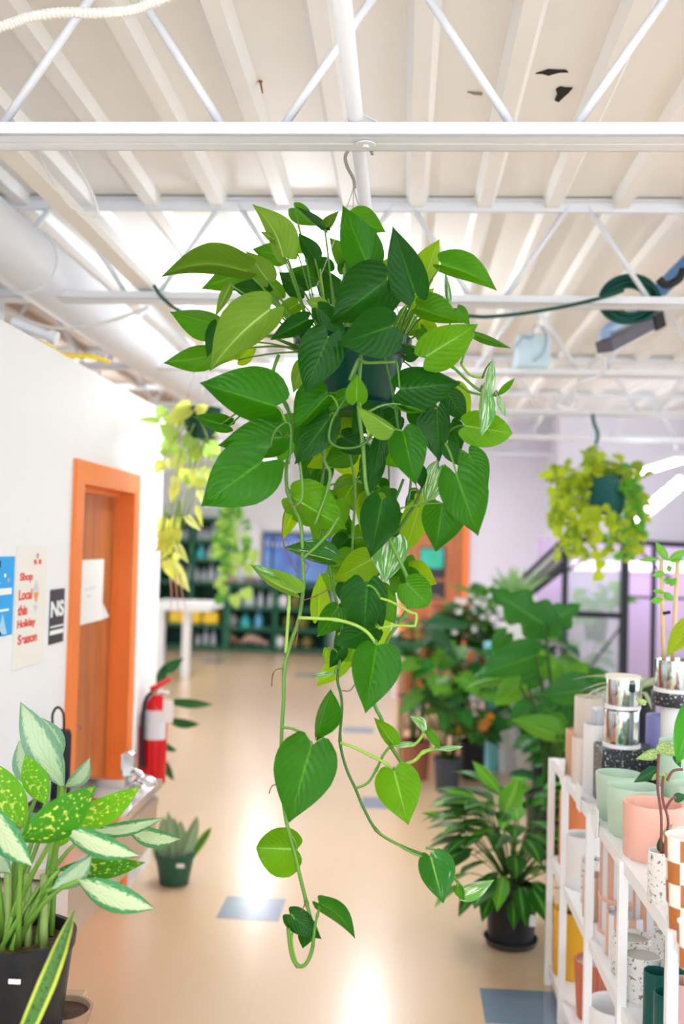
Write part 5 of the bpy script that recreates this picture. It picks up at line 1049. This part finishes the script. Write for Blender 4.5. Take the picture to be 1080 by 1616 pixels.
for pl in ([(1047, 1345), (1044, 1290), (1038, 1240), (1040, 1190)], [(1050, 1345), (1055, 1300), (1046, 1260), (1047, 1225)], [(1052, 1275), (1060, 1262), (1068, 1258)], [(1053, 1232), (1062, 1217), (1078, 1214)]):
    qq = [P(a, b, sD) for a, b in pl]
    if pl[0][1] == 1345: qq[0] = sbase
    MB().tube(smoothpts(qq, 4), .0035, 7).build('stem', bst, ss, smooth=True)
spl = leaf_mat('speckled_cutting_leaf', (.25, .42, .12), (.5, .7, .2), 'speckle', (.75, .78, .5), tr=.4, thr=.5)
for b_, t_, w_, m_ in (((1040, 1188), (1003, 1198), 9, spl), ((1040, 1185), (1060, 1168), 9, spl), ((1036, 1215), (1000, 1235), 10, dk), ((1045, 1222), (1056, 1236), 7, spl), ((1040, 1222), (1028, 1232), 5, spl), ((1050, 1180), (1075, 1192), 10, spl), ((1065, 1260), (1085, 1256), 8, dk), ((1048, 1318), (1062, 1300), 5, spl), ((1043, 1342), (1042, 1320), 6, mat('x') if False else dk), ((1066, 1190), (1075, 1212), 6, dk), ((1020, 1110), (1003, 1103), 5, spl)):
    tleaf(ss, b_, t_, w_, w_, sD+.01, m_, lobe=.05)
spd = leaf_mat('pale_spider_leaf', (.5, .6, .4), (.7, .8, .5), 'midstripe', (.85, .88, .75), tr=.4)
sq = P(1008, 1085, 3.95); sdp = pot('spider_plant', 'pale striped spider plant behind the mirrored cylinders', (sq.x, 3.95, ZS[2]), .07, sq.z-ZS[2], blackp, 'plant')
strapm = unit_leaf('s', 'strap', 0, .055, 1.3, m=spd)
for k in range(34):
    a_ = 2*PI*k/34+rn.uniform(-.1, .1); e_ = rn.uniform(.5, 1.3); put_leaf(sdp, strapm, (sq.x, 3.95, sq.z-.02), (math.cos(a_), math.sin(a_), e_), (-math.cos(a_)*.5, -math.sin(a_)*.5, 1), rn.uniform(.16, .26))
nl = leaf_mat('rubber_leaf_near', (.03, .25, .02), (.2, .6, .02), rough=.25, tr=.35, vein=(.2, .5, .08)); nlo = leaf_mat('rubber_leaf_olive', (.2, .3, .01), (.45, .55, .02), rough=.35, tr=.4, vein=(.4, .42, .08))
nq = P(1135, 1290, 2.6)
ng = pot('broad_leaf_plant', 'broad leaved plant whose leaves reach in from the right edge', (nq.x, 2.72, ZS[2]), .08, .14, crm, 'plant')
MB().tube([(nq.x, 2.72, ZS[2]+.1), (nq.x+.01, 2.7, ZS[2]+.55), (nq.x, 2.7, ZS[2]+.85)], .007, 8).build('stem', bst, ng, smooth=True)
for b_, t_, a1, c1, m_ in (((1112, 965), (1052, 1036), 14, 22, nlo), ((1105, 1085), (1068, 1206), 34, 22, nl), ((1140, 1000), (1180, 1060), 24, 24, nl), ((1120, 900), (1100, 840), 18, 18, nl)):
    tleaf(ng, b_, t_, a1, c1, 2.5, m_, p='lance', lobe=.0); stem(ng, (nq.x+.005, 2.7, min(ZS[2]+.8, P(*b_, 2.5).z-.03)), P(*b_, 2.5), .004)
# ------------------------------------------------------------------ floor plants at right
dkstem = mat('dark_green_stem', (.03, .1, .012), .5)
agl = leaf_mat('aglaonema_leaf', (.01, .09, .01), (.1, .35, .02), 'midstripe', (.1, .34, .05), rough=.28, tr=.28, vein=(.2, .5, .1)); agb = leaf_mat('aglaonema_bright_leaf', (.07, .3, .02), (.3, .6, .04), 'midstripe', (.2, .48, .06), rough=.28, tr=.3, vein=(.3, .55, .12))
g = hitz(806, 1488, 0)
ag = pot('aglaonema', 'bushy dark green plant in a black pot on the floor by the rack', (g.x, g.y, 0), .12, .26, blackp, 'plant', .88, saucer=mat('smoke_plastic', (.05, .045, .045), .3))
am = [unit_leaf('ag', 'lance', 0, .19, .6, m=agl), unit_leaf('ag', 'lance', 0, .19, .6, m=agb), unit_leaf('ag2', 'lance', 0, .24, .4, m=agl)]
B(g.x+.07, g.x+.1, g.y-.11, g.y-.1, .12, .17).build('price_label', paper, ag)
for k in range(135):
    a_ = rn.uniform(0, 2*PI); hh = rn.uniform(0, 1)**.8; e_ = -.18+1.2*hh
    base = Vector((g.x+.03*math.cos(a_), g.y+.03*math.sin(a_), .24+.1*hh)); d_ = Vector((math.cos(a_), math.sin(a_), e_+.25)).normalized(); l_ = .03+.2*math.sqrt(rn.random())
    tipb = base+d_*l_*(1+.3*hh)+Vector((0, 0, .16*hh))
    put_leaf(ag, am[0] if rn.random() < .55 else (am[1] if rn.random() < .5 else am[2]), tipb, Vector((math.cos(a_), math.sin(a_), e_*.6-.25)), (0, 0, 1) if hh < .9 else (-math.cos(a_), -math.sin(a_), .6), rn.uniform(.15, .24))
    if k % 2 == 0: stem(ag, base, tipb, .0026, dkstem, sag=.02)
for b_, t_, w_ in (((795, 1290), (820, 1228), 20), ((790, 1250), (745, 1200), 10), ((760, 1270), (704, 1247), 9), ((730, 1290), (664, 1283), 6)):
    tleaf(ag, b_, t_, w_, w_, g.y+.0, agb, p='lance', lobe=.02); stem(ag, (g.x, g.y, .25), P(*b_, g.y), .0035)
# a generic bush of stalked leaves
def bush(name, label, px, py, r, h, potm, n, spread, hgt, meshes, size, seed, D=None, zb_=0, lean=0, cat='plant', taper=.8, low=.1, pot_=True, flat=.5):
    g = hitz(px, py, 0) if D is None else P(px, py, D); zb_ = 0 if D is None else g.z
    t = pot(name, label, (g.x, g.y, zb_), r, h, potm, cat, taper); R_ = random.Random(seed)
    for k in range(n):
        a_ = 2*PI*k*.382+R_.uniform(-.3, .3); u_ = (k+.5)/n; top = Vector((g.x+math.cos(a_)*spread*R_.uniform(.35, 1), g.y+math.sin(a_)*spread*R_.uniform(.35, 1)*.8, zb_+h+hgt*(low+(1-low)*R_.random())))
        put_leaf(t, R_.choice(meshes), top, (math.cos(a_), math.sin(a_), R_.uniform(-.8, .2)), (R_.uniform(-.3, .3), -flat, 1), size*R_.uniform(.7, 1.2))
        if k % 2 == 0 or n < 25: stem(t, (g.x+.3*r*math.cos(a_), g.y+.3*r*math.sin(a_), zb_+h-.03), top, .006*size/.3, dkstem, sag=.08)
    return t
mon = leaf_mat('monstera_leaf', (.014, .12, .02), (.12, .38, .03), rough=.25, tr=.3, vein=(.14, .36, .08)); monb = leaf_mat('monstera_leaf_bright', (.06, .23, .018), (.28, .55, .04), rough=.3, tr=.36, vein=(.25, .5, .12)); alo = leaf_mat('alocasia_leaf', (.01, .08, .03), (.08, .28, .05), rough=.25, tr=.25, vein=(.1, .28, .1))
mm, mmb = unit_leaf('mo', 'heart', .2, .5, .5, cuts=5, m=mon), unit_leaf('mo', 'heart', .2, .5, .5, cuts=5, m=monb); hb2, hd2 = unit_leaf('hb', 'heart', .18, .42, .5, m=monb), unit_leaf('hb', 'heart', .18, .42, .5, m=mon); hal = unit_leaf('al', 'heart', .28, .36, .3, m=alo)
gpot = mat('dark_grey_pot', (.05, .055, .07), .5)
bush('potted_monstera', 'split-leaf plant in a small dark grey pot on the aisle floor', 706, 1248, .105, .25, gpot, 20, .27, .75, [mm, mmb, mmb, hb2], .22, 3, low=.45)
bush('arrow_leaf_plant', 'dark arrow-leaved plant at the left edge of the plant crowd', 655, 1228, .12, .3, mat('red_brown_pot', (.3, .1, .05), .6), 9, .16, .95, [hal], .36, 5, low=.3)
bush('big_philodendron', 'large green plant in the black pot behind the grey one', 757, 1206, .15, .3, blackp, 36, .42, .85, [hb2, hd2, mm], .3, 7, low=.2)
bush('floor_philodendron', 'green plant in a white tub behind the display rack', 842, 1228, .16, .24, cer, 16, .3, .4, [hd2, mmb, hd2], .18, 8, low=.45)
bush('low_foliage_plant', 'dark foliage plant between the white tub and rack', 872, 1285, .12, .2, blackp, 30, .2, .45, [hal, hd2], .15, 10, low=.1)
# measured large leaves of the big plant beside the greenhouse
g = hitz(880, 1215, 0); bl_ = pot('giant_philodendron', 'giant broad-leaved plant in a black tub before the greenhouse', (P(885, 1200, 6.0).x, 6.1, 0), .2, .36, blackp, 'plant')
pc = Vector((P(885, 1200, 6.0).x, 6.1, .34))
GL = [((858, 985), (770, 928), 34, 38, 6.0, mon, 3), ((862, 985), (918, 952), 24, 30, 6.05, mon, 3), ((845, 1035), (748, 1068), 22, 34, 6.0, mon, 0), ((880, 1060), (845, 1020), 24, 14, 6.2, monb, 0), ((925, 1090), (850, 1098), 22, 32, 5.7, mon, 0),
      ((890, 1085), (880, 1045), 16, 20, 5.9, monb, 0), ((880, 1160), (805, 1135), 14, 26, 5.7, monb, 0), ((905, 1070), (930, 1045), 18, 16, 6.2, monb, 0), ((838, 1120), (800, 1145), 18, 22, 5.9, mon, 0), ((820, 1080), (780, 1115), 20, 22, 6.1, monb, 0), ((905, 1135), (870, 1180), 24, 24, 6.0, mon, 0),
      ((935, 1075), (960, 1060), 20, 22, 6.2, mon, 0), ((880, 1110), (846, 1150), 20, 22, 5.9, mon, 0), ((800, 1070), (735, 1085), 8, 10, 6.2, monb, 0), ((800, 1000), (775, 1030), 16, 16, 6.4, mon, 0), ((850, 1060), (800, 1085), 22, 22, 6.3, mon, 0), ((860, 1130), (905, 1160), 20, 20, 5.9, monb, 0)]
for b_, t_, a1, c1, D, m_, cu_ in GL:
    tleaf(bl_, b_, t_, a1, c1, D, m_, lobe=.18, dz=.0, cuts=cu_); stem(bl_, pc+Vector((rn.uniform(-.08, .08), rn.uniform(-.08, .08), 0)), P(*b_, D), .01, dkstem, sag=.12)
bush('glasshouse_plant', 'pale leafy plant seen through the greenhouse glass', 940, 1010, .12, .2, blackp, 18, .22, .34, [hb2, unit_leaf('mo', 'heart', .2, .5, .5, cuts=5, m=monb)], .2, 21, D=YG+.45, low=.1)
bush('glasshouse_shrub', 'low leafy plant inside the greenhouse behind the lower pane', 925, 1095, .12, .2, blackp, 16, .25, .3, [hb2, hd2], .2, 22, D=YG+.5, low=.1)
# plants farther back on a bench
bn = thing('plant_bench', 'wooden bench of plants in front of the brown back door', 'bench', (P(705, 1000, 8.8).x, 8.8, 0))
bx_ = P(705, 1000, 8.8).x
MB().bevbox(bx_-.42, bx_+.72, 8.6, 9.1, .78, .82, .005).build('bench_top', woodt, bn); MB().bevbox(bx_-.42, bx_+.72, 8.6, 9.1, .25, .28, .005).build('lower_shelf', woodt, bn)
for a_ in (-.38, .68):
    for b_ in (8.64, 9.06): B(bx_+a_-.025, bx_+a_+.025, b_-.025, b_+.025, 0, .78).build('leg', woodt, bn)
def onb(px): return P(px, 1000, 8.8).x
redl = leaf_mat('red_cordyline_leaf', (.3, .02, .07), (.6, .05, .12), rough=.4, tr=.3, vein=(.6, .1, .2)); brz = leaf_mat('bronze_leaf', (.16, .1, .03), (.35, .2, .05), rough=.4, tr=.3); lgt = leaf_mat('light_spider_leaf', (.2, .42, .16), (.45, .65, .25), rough=.4, tr=.4); flo = mat('orange_flower', (.9, .35, .05), .6); wfl = mat('white_flower', (.88, .86, .85), .6); yfl = mat('peach_flower', (.9, .6, .25), .6)
sr_, sb_, sl_ = unit_leaf('st', 'strap', 0, .07, .7, m=redl), unit_leaf('la', 'lance', 0, .2, .5, m=brz), unit_leaf('st', 'strap', 0, .05, .8, m=lgt)
def bench_plant(name, label, px, n, meshes, size, hgt, spread, up, seed, y=8.75, zt_=.82, potm=None, r=.08, h=.13, flowers=None):
    x = onb(px); t = pot(name, label, (x, y, zt_), r, h, potm or terra, 'plant'); R_ = random.Random(seed)
    for k in range(n):
        a_ = 2*PI*k*.382; top = Vector((x+math.cos(a_)*spread*R_.random(), y+math.sin(a_)*spread*R_.random(), zt_+h+hgt*R_.random()))
        put_leaf(t, R_.choice(meshes), top, (math.cos(a_), math.sin(a_), R_.uniform(*up)), (-math.cos(a_)*.6, -math.sin(a_)*.6-.3, 1), size*R_.uniform(.7, 1.2))
        if k % 3 == 0: stem(t, (x, y, zt_+h-.03), top, .004)
    if flowers:
        fm_, fn_, fs_2 = flowers
        for k in range(fn_):
            q = Vector((x+R_.uniform(-1, 1)*spread*1.1, y-R_.random()*.12, zt_+h+hgt*R_.uniform(.3, 1.1))); mb = MB()
            for j in range(5): a_ = 2*PI*j/5; mb.add([q, q+Vector((math.cos(a_-.5)*fs_2, -.01, math.sin(a_-.5)*fs_2)), q+Vector((math.cos(a_)*fs_2*1.4, -.015, math.sin(a_)*fs_2*1.4)), q+Vector((math.cos(a_+.5)*fs_2, -.01, math.sin(a_+.5)*fs_2))], [(0, 1, 2, 3)])
            mb.build('flower', fm_, t)
    return t
bench_plant('cordyline', 'crimson strap-leaved plant in the middle of the back bench', 697, 22, [sr_, sr_, sb_], .28, .2, .06, (.3, 1.6), 2)
bench_plant('croton', 'bronze-leaved plant on the bench by the orange door frame', 722, 34, [sb_, hd2], .16, .42, .16, (-.3, .8), 3)
bench_plant('flowering_orchid', 'dark plant with white flowers on the back bench', 742, 26, [hd2, sl_], .16, .4, .14, (-.3, .9), 4, flowers=(wfl, 16, .022), y=8.6)
bench_plant('green_fern', 'light green feathery plant at the left end of the bench', 668, 30, [sl_, hb2], .18, .25, .12, (-.2, 1), 5)
bench_plant('leafy_shrub', 'tall green leafy shrub at the right of the bench', 765, 44, [sl_, hd2, hb2], .18, .5, .16, (-.1, 1.2), 6)
bench_plant('spiky_dracaena', 'tall spiky-leaved plant rising above the bench before white wall', 800, 46, [unit_leaf('dr', 'strap', 0, .045, .25, m=lgt), sl_], .4, .12, .05, (.8, 4.5), 7, r=.12, h=1.22, zt_=0, y=8.3, potm=wh)
bench_plant('pale_pothos', 'pale green leafy plant low at the front of the bench', 716, 30, [unit_leaf('h', 'heart', .12, .42, .3, m=lgt), hb2], .12, .2, .16, (-.7, .4), 8, y=8.3, zt_=.28, h=.32, r=.1, potm=blackp, flowers=(yfl, 6, .03))
bench_plant('orange_bloom_plant', 'orange flowering plant low between the grey and black pots', 738, 24, [hd2, hb2], .14, .22, .16, (-.5, .5), 9, y=8.0, zt_=0, h=.3, r=.1, potm=blackp, flowers=(flo, 8, .032))
bench_plant('fig_shrub', 'dense dark shrub standing on the floor right of the bench', 840, 54, [hd2, hal, hb2], .2, .8, .24, (-.5, .8), 12, potm=blackp, y=7.7, zt_=0, h=.35, r=.14)
t_ = thing('terracotta_bowl', 'wide terracotta bowl standing on the bench by the brown door', 'bowl', (onb(712), 8.98, .82))
MB().lathe((onb(712), 8.98, .82), [(.01, 0), (.08, 0), (.16, .42), (.19, .5), (.2, .5), (.18, .47), (.1, .3), (.01, .3)], 24).build('bowl', rterra, t_, smooth=SH)
for px, w_, h_, c_, l_ in ((640, 16, .16, (.75, .5, .35), 'peach cube planter at the left end of the bench'), (660, 20, .12, (.7, .3, .15), 'orange clay dish beside the peach planter'), (728, 20, .12, (.85, .85, .85), 'white dish at the front of the bench'), (745, 18, .15, (.5, .5, .6), 'grey planter at the front of the bench')):
    x = onb(px); tag(MB().lathe((x, 8.58, .82), [(.01, 0), (w_/2*.0052, 0), (w_/2*.0057, h_), (w_/2*.005, h_), (w_/2*.0045, .02), (.01, .02)], 20).build('small_planter', mat('planter_%d' % px, c_, .5), org=(x, 8.58, .82), smooth=SH), l_, 'planter')
tag(MB().lathe((onb(775), 8.35, .0), [(.01, 0), (.07, 0), (.07, .9), (.1, .95), (.1, 1.05), (.01, 1.06)], 16).build('glass_stand', mat('aqua_glass', (.3, .8, .9), .1), org=(onb(775), 8.35, 0), smooth=SH), 'aqua glass stand glinting between the leaves', 'stand')
